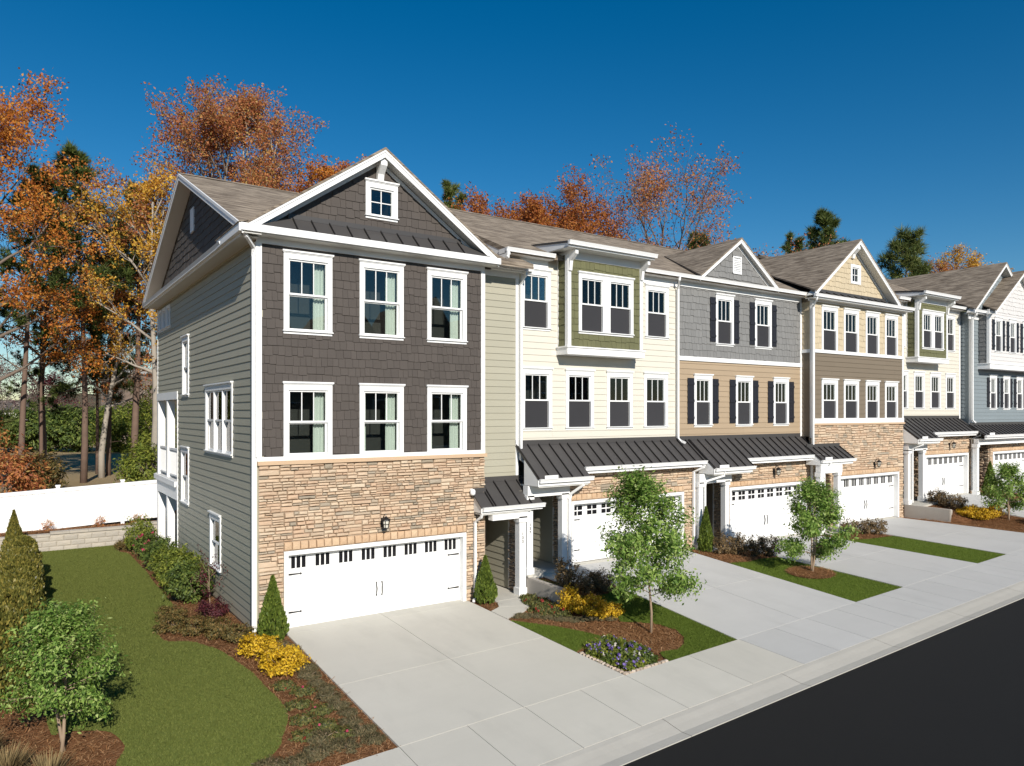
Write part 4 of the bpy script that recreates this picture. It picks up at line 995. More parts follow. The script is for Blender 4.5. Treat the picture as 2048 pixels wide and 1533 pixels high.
boxes('corner_board', h, [(21.25, 21.38, -.235, -.2, 4.76, 9.4), (21.25, 21.279, -.2, -.1, 4.0, 9.4)], 'white'); boxes('corner_board', h, [(27.9, 28.01, -.235, -.2, 4.76, 9.4)], 'white')
boxes('side_wall', h, [(21.28, 21.4, -.04, .5, 3.6, 9.6)], 'taupe_siding'); lap(h, Left(21.28), -.1, .3, 4.05, 7.36, 'taupe_siding', seed=2); shingles(h, Left(21.28), -.1, .3, 7.49, 9.36, 'yellow_shingle', seed=2, budget=0); boxes('band', h, [(21.23, 21.279, -.1, .25, 7.36, 7.49)], 'white')
for w in U4: window(h, F4, w, sill=False)
for w in D4: window(h, F4, w, sill=False)
eave(h, 20.86, 28.2, -.66, 9.60, -.2, zf=9.36)
pent(h, 21.1, 27.0, 21.5, 26.5, -.23, 9.78, -.55, 9.60, .5)
gable_front(h, 23.98, 12.06, 20.88, 27.08, 9.68, -.60, -.2, 5.6, 'yellow_shingle', win=(23.86, 24.60, 10.32, 11.12), z_wall=9.84, sh_seed=35, rb=.19)
window(h, Front(-.204), (23.86, 24.60, 10.32, 11.12), screen=False, sq=True, crown=False, sill=False)
main_roof(h, 21.25, 28.0, -.02, 9.68, 7.17, 12.77); hull(h, 21.28, 27.98, -.2, 13.85, -.2, 9.6, 'taupe_siding')
boxes('garage_return', h, [(22.6, 22.75, -.05, 1.6, -.2, 3.2)], 'mortar'); stones(h, Left(22.6), -.2, .5, .25, 3.2, seed=77, name='pier_stone', budget=60, k=.8, th=.07); boxes('entry_wall', h, [(21.28, 22.6, 1.5, 1.65, -.2, 3.3)], 'taupe_siding')
garage(h, F4, G4[0], G4[1], .40, G4[3], 'bars', .16)
shed(h, 20.78, 22.98, -.26, 3.64, -.92, 3.18, .36); gutter(h, 20.78, 23.05, -1.0, 3.19); boxes('porch_fascia', h, [(20.8, 22.95, -.885, -.85, 2.98, 3.16)], 'white'); boxes('porch_ceiling', h, [(20.85, 22.9, -.85, 1.5, 2.96, 2.99)], 'soffit'); prism('porch_end', h, [(20.79, -.85, 2.98), (20.79, -.25, 2.98), (20.79, -.25, 3.58), (20.79, -.85, 3.17)], (.03, 0, 0), 'white'); boxes('splash_guard', h, [(20.9, 21.35, -1.01, -.99, 3.18, 3.29)], 'white')
post(h, 20.9, -.75, .33, 2.70, .19); post(h, 22.06, -.75, .33, 2.70, .19); boxes('porch_beam', h, [(20.82, 22.25, -.86, -.64, 2.66, 2.97)], 'white')
downspout(h, [(21.3, -.95, 3.08), (21.3, -.93, 2.94), (21.05, -.86, 2.76), (21.03, -.86, 2.6), (21.03, -.86, .45)], .045)
downspout(h, [(21.02, -.56, 9.48), (21.04, -.54, 9.38), (21.21, -.27, 9.12), (21.21, -.27, 3.74)], .05)

# ---------------------------------------------------------------- fifth house, a second cream one with a green bay
h = thing('townhouse', 'farther cream townhouse with an olive bay, squeezed between yellow and blue neighbours', 'house', (31, 7, 1))
W5 = [(28.1, 29.1, 7.95, 9.80), (32.7, 33.78, 7.95, 9.80)]; W5b = [(28.35, 29.35, 5.14, 6.92), (29.87, 30.84, 5.14, 6.92), (31.36, 32.36, 5.14, 6.92), (32.83, 33.80, 5.14, 6.92)]
hs = [hole(w) for w in W5+W5b]+[(29.3, 31.9, 7.5, 10)]
backing(h, FW, 27.98, 34.3, 4.2, 10.3, 'cream_siding', hs); lap(h, FW, 28.0, 34.22, 4.7, 9.88, 'cream_siding', [hole(w) for w in W5+W5b]+[(29.25, 31.98, 7.3, 10)], seed=17)
for w in W5+W5b: window(h, FW, w)
bay(h, 29.25, 31.96, -.2, YW, 7.54, 10.14, 'green_shingle', (29.62, 31.60, 7.90, 9.72), 10.42, 1.1, 10.62, 51)
eave(h, 27.98, 28.9, -.12, 10.18, YW, zf=9.86); eave(h, 32.1, 34.3, -.12, 10.18, YW, zf=9.86)
boxes('corner_board', h, [(34.2, 34.32, .26, .299, 4.7, 9.9)], 'white')
main_roof(h, 27.7, 34.3, -.02, 10.16, 7.17, 13.25); hull(h, 28.0, 34.28, .3, 13.85, .2, 10.2, 'cream_siding')
porch_zone(h, 28.15, 29.78, 29.95, 34.13, 34.75, .70, 'bars', 1.02)
roof_zone(h, 28.0, 28.0, 29.95, 34.34, YW, 4.72, 4.09, 3.84)
post(h, 28.18, -.30, .92, 3.34, .2); post(h, 29.45, -.30, .98, 3.34, .2); boxes('porch_beam', h, [(28.05, 29.7, -.43, -.19, 3.30, 3.62)], 'white')
downspout(h, [(28.5, -.86, 3.74), (28.5, -.84, 3.58), (28.32, -.46, 3.40), (28.32, -.46, 1.0)], .045); downspout(h, [(34.5, -.6, 4.0), (34.5, -.58, 3.88), (34.36, -.25, 3.7), (34.36, -.25, 1.15), (34.30, -.4, 1.08)], .045)

# ---------------------------------------------------------------- sixth house, blue with a pale gabled bay
h = thing('townhouse', 'slate-blue sided townhouse with pale gabled bay at the right edge', 'house', (38, 7, 1))
F6 = Front(-.2); W6 = [(36.31, 37.09, 5.14, 6.94), (37.83, 38.61, 5.14, 6.94), (39.39, 40.19, 5.14, 6.94)]; hs = [hole(w) for w in W6]
backing(h, F6, 34.4, 42, 4.2, 10.1, 'blue_siding', hs); lap(h, F6, 34.5, 42, 4.45, 9.9, 'blue_siding', hs+[(35.12, 41.2, 7.2, 10)], seed=18)
boxes('side_wall', h, [(34.42, 34.54, -.04, .5, 4.2, 10.0)], 'blue_siding'); lap(h, Left(34.42), -.1, .3, 4.7, 9.9, 'blue_siding', seed=2)
boxes('corner_board', h, [(34.38, 34.5, -.235, -.2, 4.4, 9.95), (34.38, 34.419, -.2, -.1, 4.4, 9.95)], 'white')
for w in W6: window(h, F6, w); shutters(h, F6, w, .28)
B6 = Front(-.7); WB = [(35.66, 36.48, 7.98, 9.78), (37.27, 38.08, 7.98, 9.78), (38.87, 39.7, 7.98, 9.78)]; hb = [hole(w) for w in WB]
backing(h, B6, 35.12, 41.2, 7.4, 10.1, 'pale_siding', hb, .12, 'bay_wall'); lap(h, B6, 35.2, 41.2, 7.42, 10.0, 'pale_siding', hb, seed=19); boxes('bay_side', h, [(35.12, 35.24, -.6, -.2, 7.4, 10.1)], 'grey_shingle')
shingles(h, Left(35.12), -.62, -.25, 7.42, 9.95, 'grey_shingle', seed=5, budget=0); boxes('corner_board', h, [(35.09, 35.2, -.735, -.7, 7.42, 10.0), (35.09, 35.119, -.7, -.6, 7.42, 10)], 'white'); boxes('bay_base', h, [(35.05, 41.3, -.77, -.2, 7.16, 7.40), (35.02, 41.3, -.8, -.2, 7.40, 7.44)], 'white')
for w in WB: window(h, B6, w); shutters(h, B6, w, .28)
gable_front(h, 38.3, 12.27, 35.0, 41.6, 9.98, -1.05, -.7, 4, 'pale_siding', rb=.2, z_wall=10.0, bracket=False)
gable_front(h, 37.28, 12.65, 33.9, 40.66, 10.02, -.60, -.2, 6, 'blue_siding', rb=.2, z_wall=10.0, bracket=False)
main_roof(h, 34.3, 42, -.02, 10.16, 7.17, 13.25); hull(h, 34.42, 42, -.2, 13.85, .2, 10.1, 'blue_siding')
eave(h, 33.95, 35.1, -.62, 10.02, -.2)
downspout(h, [(34.30, -.50, 9.9), (34.32, -.46, 9.78), (34.37, -.27, 9.55), (34.37, -.27, 4.62), (34.45, -.4, 4.5)], .055)
porch_zone(h, 34.9, 36.5, 36.75, 41.2, 42, .66, 'bars', 1.05)
shed(h, 34.16, 42, -.23, 4.38, -.95, 3.90, .38); gutter(h, 34.16, 42, -1.04, 3.91); boxes('porch_fascia', h, [(34.2, 42, -.92, -.88, 3.70, 3.88)], 'white'); boxes('porch_soffit', h, [(34.2, 42, -.88, -.1, 3.70, 3.72)], 'soffit'); boxes('splash_guard', h, [(34.4, 34.9, -1.05, -1.03, 3.9, 4.02)], 'white'); boxes('porch_beam', h, [(34.2, 42, -.62, -.40, 3.42, 3.7)], 'white')
post(h, 34.2, -.5, 1.0, 3.46, .2)

# ---------------------------------------------------------------- small fittings
def lantern(x, y, z, label, s=1.0):
    t = thing('wall_lantern', label, 'lamp', (x, y, z), 'garage wall lanterns')
    box('backplate', t, x-.05*s, x+.05*s, y-.02, y, z-.12*s, z+.12*s, 'black_metal')
    tube('arm', t, [(x, y-.02, z+.04*s), (x, y-.10*s, z+.20*s), (x, y-.20*s, z+.24*s), (x, y-.22*s, z+.16*s)], .013*s, 'black_metal', 6)
    c = (x, y-.22*s, z-.12*s)
    add('lantern_roof', me('lantern_roof', *lathe_vf([(.02*s, .30*s), (.05*s, .27*s), (.12*s, .22*s), (.125*s, .20*s), (.0, .20*s)], c, 8), 'black_metal'), t)
    add('lantern_glass', me('lantern_glass', *lathe_vf([(.055*s, .0), (.085*s, .19*s), (.0, .195*s)], c, 8), 'lamp_glass'), t)
    V, F = [], []
    for k in range(6):
        a = k*math.pi/3; tube_vf([(c[0]+.066*s*math.cos(a), c[1]+.066*s*math.sin(a), c[2]), (c[0]+.105*s*math.cos(a), c[1]+.105*s*math.sin(a), c[2]+.20*s)], .009*s, 4, V, F)
    for zz, r_ in ((0, .066), (.1, .088)):
        tube_vf([(c[0]+r_*s*math.cos(a), c[1]+r_*s*math.sin(a), c[2]+zz*s) for a in np.linspace(0, 2*math.pi, 13)], .008*s, 4, V, F)
    add('cage', me('cage', V, F, 'black_metal'), t)
    add('finial', me('finial', *lathe_vf([(.005*s, -.07*s), (.03*s, -.03*s), (.06*s, 0), (0, .001)], c, 8), 'black_metal'), t)
lantern(3.12, -.06, 2.20, 'black caged lantern above the double garage of the charcoal house', .95)
lantern(11.6, -.21, 2.80, 'black caged lantern half hidden behind the first young tree', .9)
lantern(18.84, -.21, 2.80, 'black caged lantern on stone between quad-paned garage and metal roof', .9)
lantern(25.60, -.26, 2.84, 'black caged lantern on the tall stone wall of the yellow house', .9)
lantern(32.2, -.21, 3.45, 'black caged lantern over the fifth garage door', .9)
lantern(39.0, -.21, 3.42, 'black caged lantern at the right edge under the sixth metal roof', .9)
sc_ = thing('security_camera', 'white round security camera on the stone beside the first porch roof', 'camera', (5.75, -.06, 2.78), None)
add('camera_body', me('camera_body', *lathe_vf([(0, .10), (.05, .09), (.075, .05), (.075, -.03), (.05, -.07), (0, -.08)], (5.74, -.16, 2.80), 10), 'white', True), sc_); box('mount', sc_, 5.70, 5.78, -.10, -.05, 2.82, 2.9, 'white')
add('lens', me('lens', *lathe_vf([(0, -.10), (.035, -.09), (.04, -.075), (0, -.07)], (5.74, -.19, 2.79), 8), 'black_metal'), sc_)
def digits(parent, txt, x, y, z, s=.115):
    for i, ch in enumerate(txt):
        c = bpy.data.curves.new('digit', 'FONT'); c.body = ch; c.size = s; c.extrude = .006; c.align_x = 'CENTER'
        o = bpy.data.objects.new('digit', c); col.objects.link(o); o.hide_render = True
        dg = bpy.context.evaluated_depsgraph_get(); m = bpy.data.meshes.new_from_object(o.evaluated_get(dg))
        bpy.data.objects.remove(o); m.materials.clear(); m.materials.append(MATS['black_metal'])
        add('house_number', m, parent, Matrix.Translation((x, y, z-i*s*.95)) @ Matrix.Rotation(math.pi/2, 4, 'X'))
def post_of(lbl, i):
    r_ = [o for o in bpy.data.objects if o.name.startswith('porch_post') and o.parent and o.parent.get('label', '') .startswith(lbl)]
    return r_[i].parent
digits(bpy.data.objects['townhouse'], '133', 7.25, -.397, 1.53); digits(bpy.data.objects['townhouse.001'], '137', 7.52, -.377, 1.76)

# ================================================================== PLANTS
def leaf_quads(rng, C, size, aspect=.5, up=.25, outc=None, hang=0.0):
    n = len(C); nrm = rng.normal(size=(n, 3)); nrm[:, 2] = np.abs(nrm[:, 2])*.6+up
    if outc is not None: o = C-outc; nrm += 1.1*o/(np.linalg.norm(o, axis=1, keepdims=True)+1e-6)
    nrm /= np.linalg.norm(nrm, axis=1, keepdims=True)
    d = rng.normal(size=(n, 3)); d[:, 2] -= hang; d -= (d*nrm).sum(1, keepdims=True)*nrm; d /= np.linalg.norm(d, axis=1, keepdims=True)+1e-9
    w = np.cross(nrm, d); s = (size*(.6+.8*rng.random(n)))[:, None]
    return np.stack([C-d*s*.5, C+w*s*.5*aspect-d*s*.05, C+d*s*.5, C-w*s*.5*aspect-d*s*.05], 1).reshape(-1, 3)
def clump_pts(rng, n, rx, ry, rz, z0=0, nc=40, sig=.16, shell=.75, flat=False):
    u = rng.normal(size=(nc, 3)); u /= np.linalg.norm(u, axis=1, keepdims=True); u[:, 2] = np.abs(u[:, 2]) if flat else u[:, 2]
    rad = shell+(1-shell)*rng.random((nc, 1))*1.15; inner = rng.random((nc, 1)) < .25; rad = np.where(inner, rad*.6, rad)
    c = u*rad*np.array([rx, ry, rz]); k = rng.integers(0, nc, n)
    p = c[k]+rng.normal(size=(n, 3))*sig*np.array([rx, ry, rz])
    p[:, 2] += z0+(0 if flat else rz); p[:, 2] = np.maximum(p[:, 2], .02); return p
def stems(rng, n, h, r, spread, mat, rad=.012):
    V, F = [], []
    for i in range(n):
        a = rng.random()*6.283; s = spread*(.3+.7*rng.random()); hh = h*(.6+.4*rng.random())
        tube_vf([(0, 0, -.05), (s*.25*math.cos(a), s*.25*math.sin(a), hh*.35), (s*.7*math.cos(a+.2), s*.7*math.sin(a+.2), hh*.75), (s*math.cos(a+.1), s*math.sin(a+.1), hh)], [rad, rad*.8, rad*.55, rad*.25], 4, V, F)
    return me('stems', V, F, mat)
PC = {}
def bush_meshes(kind, var):
    if (kind, var) in PC: return PC[kind, var]
    g = np.random.default_rng(hash_(kind)+var*17)
    cfg = {'yellow': ('leaf_yellow', 2600, .36, .36, .17, .055, .42, 60, .15), 'green': ('leaf_green', 3600, .50, .50, .42, .085, .38, 70, .13), 'lime': ('leaf_lime', 3600, .5, .5, .44, .085, .38, 70, .13),
           'bronze': ('leaf_bronze', 2600, .36, .36, .19, .05, .5, 60, .14), 'dark': ('leaf_dark', 1500, .30, .30, .28, .055, .55, 44, .15), 'purple': ('leaf_purple', 2400, .32, .32, .20, .045, .5, 50, .15),
           'greygreen': ('leaf_greygreen', 1500, .22, .22, .10, .06, .16, 46, .17), 'cover': ('leaf_cover', 900, .22, .22, .07, .05, .5, 40, .2), 'hedge': ('leaf_hedge', 5200, .56, .56, .72, .065, .5, 110, .10), 'orange': ('autumn_rust', 420, .32, .24, .16, .06, .3, 26, .16)}[kind]
    mat, n, rx, ry, rz, s, asp, nc, sig = cfg
    p = clump_pts(g, n, rx, ry, rz, 0, nc, sig, .8, kind in ('greygreen', 'cover'))
    fol = npmesh('foliage_'+kind, leaf_quads(g, p, s, asp, .3, np.array([0, 0, rz*.6]), hang=-.5 if kind in ('greygreen', 'green', 'lime') else 0), 4, mat)
    st = stems(g, {'dark': 12, 'orange': 9}.get(kind, 7), rz*1.6 if kind not in ('greygreen', 'cover') else rz, rx, rx*.8, 'young_bark', .009)
    PC[kind, var] = (fol, st); return PC[kind, var]
def hash_(s): return sum(ord(c)*(i+3) for i, c in enumerate(s))
def bush(kind, name, label, x, y, s=1.0, sz=1.0, group=None, flowers=None, z=None, var=None, cat='shrub'):
    v = (int(abs(x*7+y*13)) % 3) if var is None else var; f, st = bush_meshes(kind, v)
    zz = H(x, y) if z is None else z
    t = thing(name, label, cat, (x, y, zz), group)
    M = Matrix.LocRotScale(Vector((x, y, zz)), Matrix.Rotation((x*3.7+y*5.1) % 6.28, 3, 'Z').to_euler(), Vector((s, s, s*sz)))
    add('foliage', f, t, M); add('stem', st, t, M)
    if flowers:
        g = np.random.default_rng(int(abs(x*100+y*37))); rx = {'green': .5, 'cover': .22, 'bronze': .36}[kind]; rz = {'green': .42, 'cover': .07, 'bronze': .19}[kind]
        p = clump_pts(g, flowers[1], rx*1.02, rx*1.02, rz, .03, flowers[1]//3, .05, .95, kind == 'cover')
        add('blossom', npmesh('blossom', leaf_quads(g, np.repeat(p, 3, 0), flowers[2], .9, .6), 4, flowers[0]), t, M)
    return t
def arb(label, x, y, hgt, w, seed, mat='leaf_arb', z=None, n=6500, name='arborvitae', group='cone-shaped arborvitae', blunt=False):
    g = np.random.default_rng(seed); t_ = g.random(n)**.75; a = g.random(n)*6.283
    prof = np.minimum(1, (1-t_)*1.25+.02)*(.80+.2*np.sin(np.minimum(1, t_*5)*1.57)); prof = np.sqrt(np.maximum(0, 1-np.clip((t_-.45)/.56, 0, 1)**2.2)) if blunt else prof; lump = 1+.10*np.sin(a*5+t_*9+seed)+.07*np.sin(a*9-t_*17)
    r_ = w/2*prof*lump*(.72+.30*g.random(n)**.4)
    C = np.c_[np.cos(a)*r_, np.sin(a)*r_, t_*hgt+.03]; s = .075*(.5+.8*g.random(n))
    d = np.c_[np.cos(a)*.35, np.sin(a)*.35, np.ones(n)]+g.normal(0, .28, (n, 3)); d /= np.linalg.norm(d, axis=1, keepdims=True)
    wv = np.cross(d, g.normal(size=(n, 3))); wv /= np.linalg.norm(wv, axis=1, keepdims=True); s = s[:, None]
    q = np.stack([C-d*s*.6, C+wv*s*.3, C+d*s*.7, C-wv*s*.3], 1).reshape(-1, 3)
    zz = H(x, y) if z is None else z; t = thing(name, label, 'shrub', (x, y, zz), group); M = Matrix.Translation((x, y, zz))
    add('foliage', npmesh('foliage', q, 4, mat), t, M); add('trunk', me('trunk', *tube_vf([(0, 0, -.05), (0, 0, hgt*.5), (.01, 0, hgt*.9)], [.05, .03, .008], 6), 'bark'), t, M)

arb('cone-shaped arborvitae between downspout and double garage of the charcoal house', .22, -.50, 1.42, .62, 1)
arb('cone-shaped arborvitae right of the double garage beside the front walk', 5.98, -.42, 1.22, .60, 2)
arb('narrow arborvitae in front of the stone pier of the third house', 14.62, -.62, 1.45, .50, 3)
arb('narrow arborvitae before the dark stone of the blue house', 34.75, -.9, 1.6, .62, 4)
# bed along the end house
bush('yellow', 'yellow_shrub', 'golden shrub at the foot of the corner downspout', -.30, -1.12, 1.05, 1.1, 'golden shrubs')
bush('yellow', 'yellow_shrub', 'golden shrub halfway between corner downspout and driveway edging', -.05, -1.75, 1.08, 1.2, 'golden shrubs')
bush('yellow', 'yellow_shrub', 'golden shrub nearest the camera in the left bed', -.10, -2.35, 1.12, 1.2, 'golden shrubs')
bush('green', 'evergreen_shrub', 'large dark green shrub under the low side window', -.62, 4.2, 1.12, 1.15, 'green shrubs along the side wall')
bush('lime', 'evergreen_shrub', 'bright yellow-green shrub behind the large dark one at the side wall', -.62, 5.6, 1.15, 1.2, 'green shrubs along the side wall')
bush('lime', 'evergreen_shrub', 'yellow-green shrub just before the rear porch', -.6, 7.3, 1.1, 1.1, 'green shrubs along the side wall')
bush('green', 'evergreen_shrub', 'mid-green shrub at the first porch post', -.55, 9.2, 1.1, 1.05, 'green shrubs along the side wall')
bush('green', 'camellia', 'green shrub with pink blossoms beside the rear porch', -.70, 11.2, .95, 1.15, None, ('petal_pink', 60, .09))
bush('lime', 'evergreen_shrub', 'tall pale green shrub before the block wall', -.75, 12.9, .95, 1.6, 'green shrubs along the side wall')
bush('bronze', 'bronze_shrub', 'small brown shrub at the far corner of the lawn', -1.15, 13.7, .9, 1.3, 'bronze shrubs')
bush('purple', 'barberry', 'burgundy low shrub beneath the slender red maple', -.50, 2.15, 1.05, 1.15)
for (x, y, s, l) in ((-1.45, 2.35, 1.0, 'bronze-green low shrub at the lawn edge behind the leftmost bulge'), (-1.55, 1.45, 1.0, 'bronze-green low shrub on the bulge of the bed'), (-1.12, .95, 1.0, 'bronze-green low shrub between bulge and house corner'), (-.75, .45, 1.0, 'bronze-green low shrub near the house corner'), (-.42, -.12, .9, 'bronze-green low shrub left of the corner downspout foot')):
    bush('bronze', 'bronze_shrub', l, x, y, s, 1.05, 'bronze shrubs')
# edging row beside the first driveway
ORD = 'first second third fourth fifth sixth seventh eighth ninth tenth eleventh twelfth thirteenth fourteenth'.split()
for i, y in enumerate(np.linspace(-.95, -5.85, 14)):
    bush('greygreen', 'edging_plant', ORD[i]+' low grey-green plant from the garage in the row left of the first driveway', .30+.05*math.sin(i*2.1), float(y), .88+.14*math.sin(i*1.7), 1.1, 'grey-green edging plants by the driveway', var=i % 3)
for i, (x, y) in enumerate(((-.15, -5.8), (-.6, -5.75), (-1.0, -5.9), (-.35, -5.35), (-1.35, -5.75))):
    bush('greygreen', 'edging_plant', 'low grey-green plant at the street end of the left bed', x, y, 1.1, 1.0, 'grey-green plants at the street end', var=i % 3)
for i, (x, y) in enumerate(((-.30, -3.0), (-.05, -3.45), (-.32, -3.95), (-.02, -4.35), (-.42, -4.55), (-.15, -4.95), (-.6, -5.1), (.0, -5.35))):
    bush('cover', 'ground_rose', 'low spreading green plant with scattered crimson flowers in the left bed', x, y, .95, 1.1, 'low flowering plants in the left bed', ('petal_pink' if i % 2 else 'petal_red', 4, .04), var=i % 3)
# strip between first and second driveway
bush('yellow', 'yellow_shrub', 'golden shrub at the end of the low concrete wall', 7.42, -2.45, 1.1, 1.7, 'golden shrubs')
bush('yellow', 'yellow_shrub', 'golden shrub in the middle of the three behind the mulch', 7.62, -2.95, 1.0, 1.4, 'golden shrubs')
bush('yellow', 'yellow_shrub', 'golden shrub nearest the young tree before the cream house', 7.78, -3.35, .95, 1.2, 'golden shrubs')
bush('dark', 'loropetalum', 'tall brownish shrub beside the second front walk', 7.95, -1.55, 1.15, 1.25, 'brown-leaved shrubs')
bush('dark', 'loropetalum', 'brownish shrub left of its twin behind the golden shrubs', 8.2, -2.05, 1.0, 1.0, 'brown-leaved shrubs')
bush('dark', 'loropetalum', 'brownish shrub at the edge of the second driveway', 8.6, -2.2, 1.05, .95, 'brown-leaved shrubs')
for i, (x, y) in enumerate(((7.15, -.85), (7.05, -1.15), (7.25, -1.35), (6.95, -1.55), (7.2, -1.75), (6.75, -1.85), (7.05, -2.1), (6.7, -2.2), (7.3, -2.15), (6.95, -2.5))):
    bush('cover', 'ground_rose', 'low dark green plant with small red flowers beside the first front walk', x, y, 1.1, 1.7, 'red-flowering plants by the front walk', ('petal_red', 8, .045), var=i % 3)
for i in range(10):
    t_ = i/9; bush('greygreen', 'edging_plant', ORD[i]+' low grey-green plant from the walk in the curved row before the golden shrubs', 6.0+1.75*t_, -1.98-1.55*t_+.12*math.sin(i), .85, 1.0, 'grey-green curved edging row', var=i % 3)
for i, x in enumerate((7.62, 7.75, 7.7, 7.85)): bush('cover', 'ground_cover', 'small green ground cover on top of the low concrete wall', x, -.75-.32*i, .75, 1.0, 'ground cover behind the low wall', var=i % 3)
# second, third, fourth strips
for (x, y, l) in ((14.95, -1.05, 'brown-leaved shrub next to the narrow arborvitae'), (15.45, -1.3, 'tallest brown-leaved shrub before the third garage'), (15.95, -1.6, 'brown-leaved shrub third from the narrow arborvitae'), (16.35, -1.9, 'brown-leaved shrub at the edge of the third driveway')):
    bush('dark', 'loropetalum', l, x, y, 1.05, 1.15, 'brown-leaved shrubs')
for (x, y, l) in ((22.1, -1.25, 'brown-leaved shrub under the fourth porch post'), (22.55, -1.6, 'small brown-leaved shrub between two larger ones before the fourth garage'), (22.95, -1.9, 'brown-leaved shrub at the left edge of the fourth driveway')):
    bush('dark', 'loropetalum', l, x, y, 1.05, 1.0, 'brown-leaved shrubs')
for (x, y, l) in ((29.6, -.85, 'thin brown-leaved shrub behind the far low wall'), (29.3, -1.35, 'brown-leaved shrub second behind the far low wall'), (29.15, -2.0, 'brown-leaved shrub nearest the street behind the far low wall')):
    bush('dark', 'loropetalum', l, x, y, 1.1, 1.05, 'brown-leaved shrubs')
for (x, y, l) in ((28.75, -2.6, 'yellow-green shrub right of the far low wall'), (28.9, -3.1, 'larger yellow shrub left of the farthest young tree'), (29.5, -3.2, 'yellow shrub just behind the farthest young tree'), (29.4, -5.0, 'yellow shrub at the right edge before the blue house')):
    bush('yellow', 'yellow_shrub', l, x, y, 1.1, 1.3, 'golden shrubs')
for x, l in ((-3.55, 'rust-coloured shrub on the block wall behind the hedge'), (-1.8, 'rust-coloured shrub in the middle of the block wall'), (-.45, 'rust-coloured shrub on the block wall next to the porch')): bush('orange', 'rust_shrub', l, x, 15.65, 1.0, 1.25, 'rust shrubs on the block wall', z=.5)
# hedge at the left edge
HG = [(-4.62, 13.7, 1.7, .72, 'cone topped hedge shrub farthest back at the left edge'), (-4.43, 9.6, 1.35, .92, 'second hedge shrub from the back at the left edge'), (-4.48, 7.6, 1.32, .98, 'third hedge shrub from the back at the left edge'), (-4.53, 5.7, 1.4, 1.0, 'fourth hedge shrub from the back at the left edge'), (-4.58, 3.9, 1.35, 1.0, 'fifth hedge shrub from the back at the left edge'), (-4.63, 2.1, 1.42, 1.05, 'sixth hedge shrub from the back at the left edge'), (-4.68, .4, 1.6, 1.1, 'seventh hedge shrub from the back at the left edge'), (-4.95, -1.2, 1.7, 1.1, 'nearest hedge shrub behind the lower left tree')]
for i, (x, y, hh, w, l) in enumerate(HG): arb(l, x, y, hh, w, 60+i, 'leaf_hedge', n=7500, name='hedge_shrub', group='hedge along the left edge', blunt=i > 0)
# pansy bed
EDG = thing('stone_edging', 'row of small pale cobbles edging the pansy bed', 'edging', (5.7, -6.2, H(5.7, -6.2)))
ep = [(5.70, -4.85-.105*i) for i in range(14)]+[(5.72+.105*i, -6.24) for i in range(12)]
for i, (x, y) in enumerate(ep):
    k = i % 6; a = .10; M = Matrix.Translation((x, y, H(x, y)-.01)) @ Matrix.Rotation(rr.uniform(-.5, .5), 4, 'Z') @ Matrix.Rotation(-math.pi/2, 4, 'X') @ Matrix.Diagonal((a*rr.uniform(.8, 1.1), .05, a*rr.uniform(.7, 1), 1)) @ Matrix.Translation((-.5, 0, -.5))
    add('cobble', shared('stone%d' % k, STONES[k], 'cobble'), EDG, M)
def pansy_meshes(v):
    if ('pansy', v) in PC: return PC['pansy', v]
    g = np.random.default_rng(900+v); p = clump_pts(g, 260, .13, .13, .09, 0, 14, .25, .7, True)
    fol = npmesh('pansy_foliage', leaf_quads(g, p, .055, .6, .5), 4, 'leaf_lime' if v % 2 else 'leaf_green'); n = 5+v % 3
    fp = clump_pts(g, n, .12, .12, .10, .03, n, .05, .95, True)
    fl = npmesh('pansy_blossom', leaf_quads(g, np.repeat(fp, 4, 0)+g.normal(0, .012, (n*4, 3)), .046, .9, .4), 4, ['petal_violet', 'petal_violet', 'petal_white', 'petal_violet'][v % 4])
    PC['pansy', v] = (fol, fl); return PC['pansy', v]
pp = scatter([(5.82, -4.85), (6.37, -4.55), (6.78, -4.55), (6.95, -5.25), (6.92, -5.9), (6.78, -6.1), (5.82, -6.1)], 400, 77); keep = []
for q in pp:
    if all((q[0]-k[0])**2+(q[1]-k[1])**2 > .155**2 for k in keep): keep.append(q)
for i, (x, y) in enumerate(keep):
    v = i % 8; f, fl = pansy_meshes(v); wt = v % 4 == 2
    t = thing('pansy', 'white pansy plant among the violet ones in the corner bed' if wt else 'violet pansy plant in the corner bed beside the first driveway', 'flower', (x, y, H(x, y)), 'white pansies' if wt else 'violet pansies')
    M = Matrix.LocRotScale(Vector((x, y, H(x, y))), Matrix.Rotation(i*1.3, 3, 'Z').to_euler(), Vector((1.1, 1.1, 1.15))); add('foliage', f, t, M); add('blossom', fl, t, M)
def tuft(name, label, x, y, n, hgt, spread, mat, seed):
    g = np.random.default_rng(seed); a = g.random(n)*6.283; s = spread*(.2+.8*g.random(n)); h_ = hgt*(.6+.5*g.random(n))
    b0 = np.c_[np.cos(a)*s*.12, np.sin(a)*s*.12, np.zeros(n)]; tp = np.c_[np.cos(a)*s, np.sin(a)*s, h_]; md = b0*.5+tp*.5; md[:, 2] += h_*.15; w = np.c_[-np.sin(a), np.cos(a), np.zeros(n)]*.006
    q = np.concatenate([np.stack([b0-w, b0+w, md+w, md-w], 1).reshape(-1, 3), np.stack([md-w, md+w, tp+w*.2, tp-w*.2], 1).reshape(-1, 3)])
    o = add(name, npmesh(name, q, 4, mat), None, Matrix.Translation((x, y, H(x, y)))); tag(o, label, 'grass plant')
tuft('ornamental_grass', 'spiky green tuft in the middle of the pansy bed', 6.55, -5.2, 70, .3, .16, 'leaf_lime', 3)
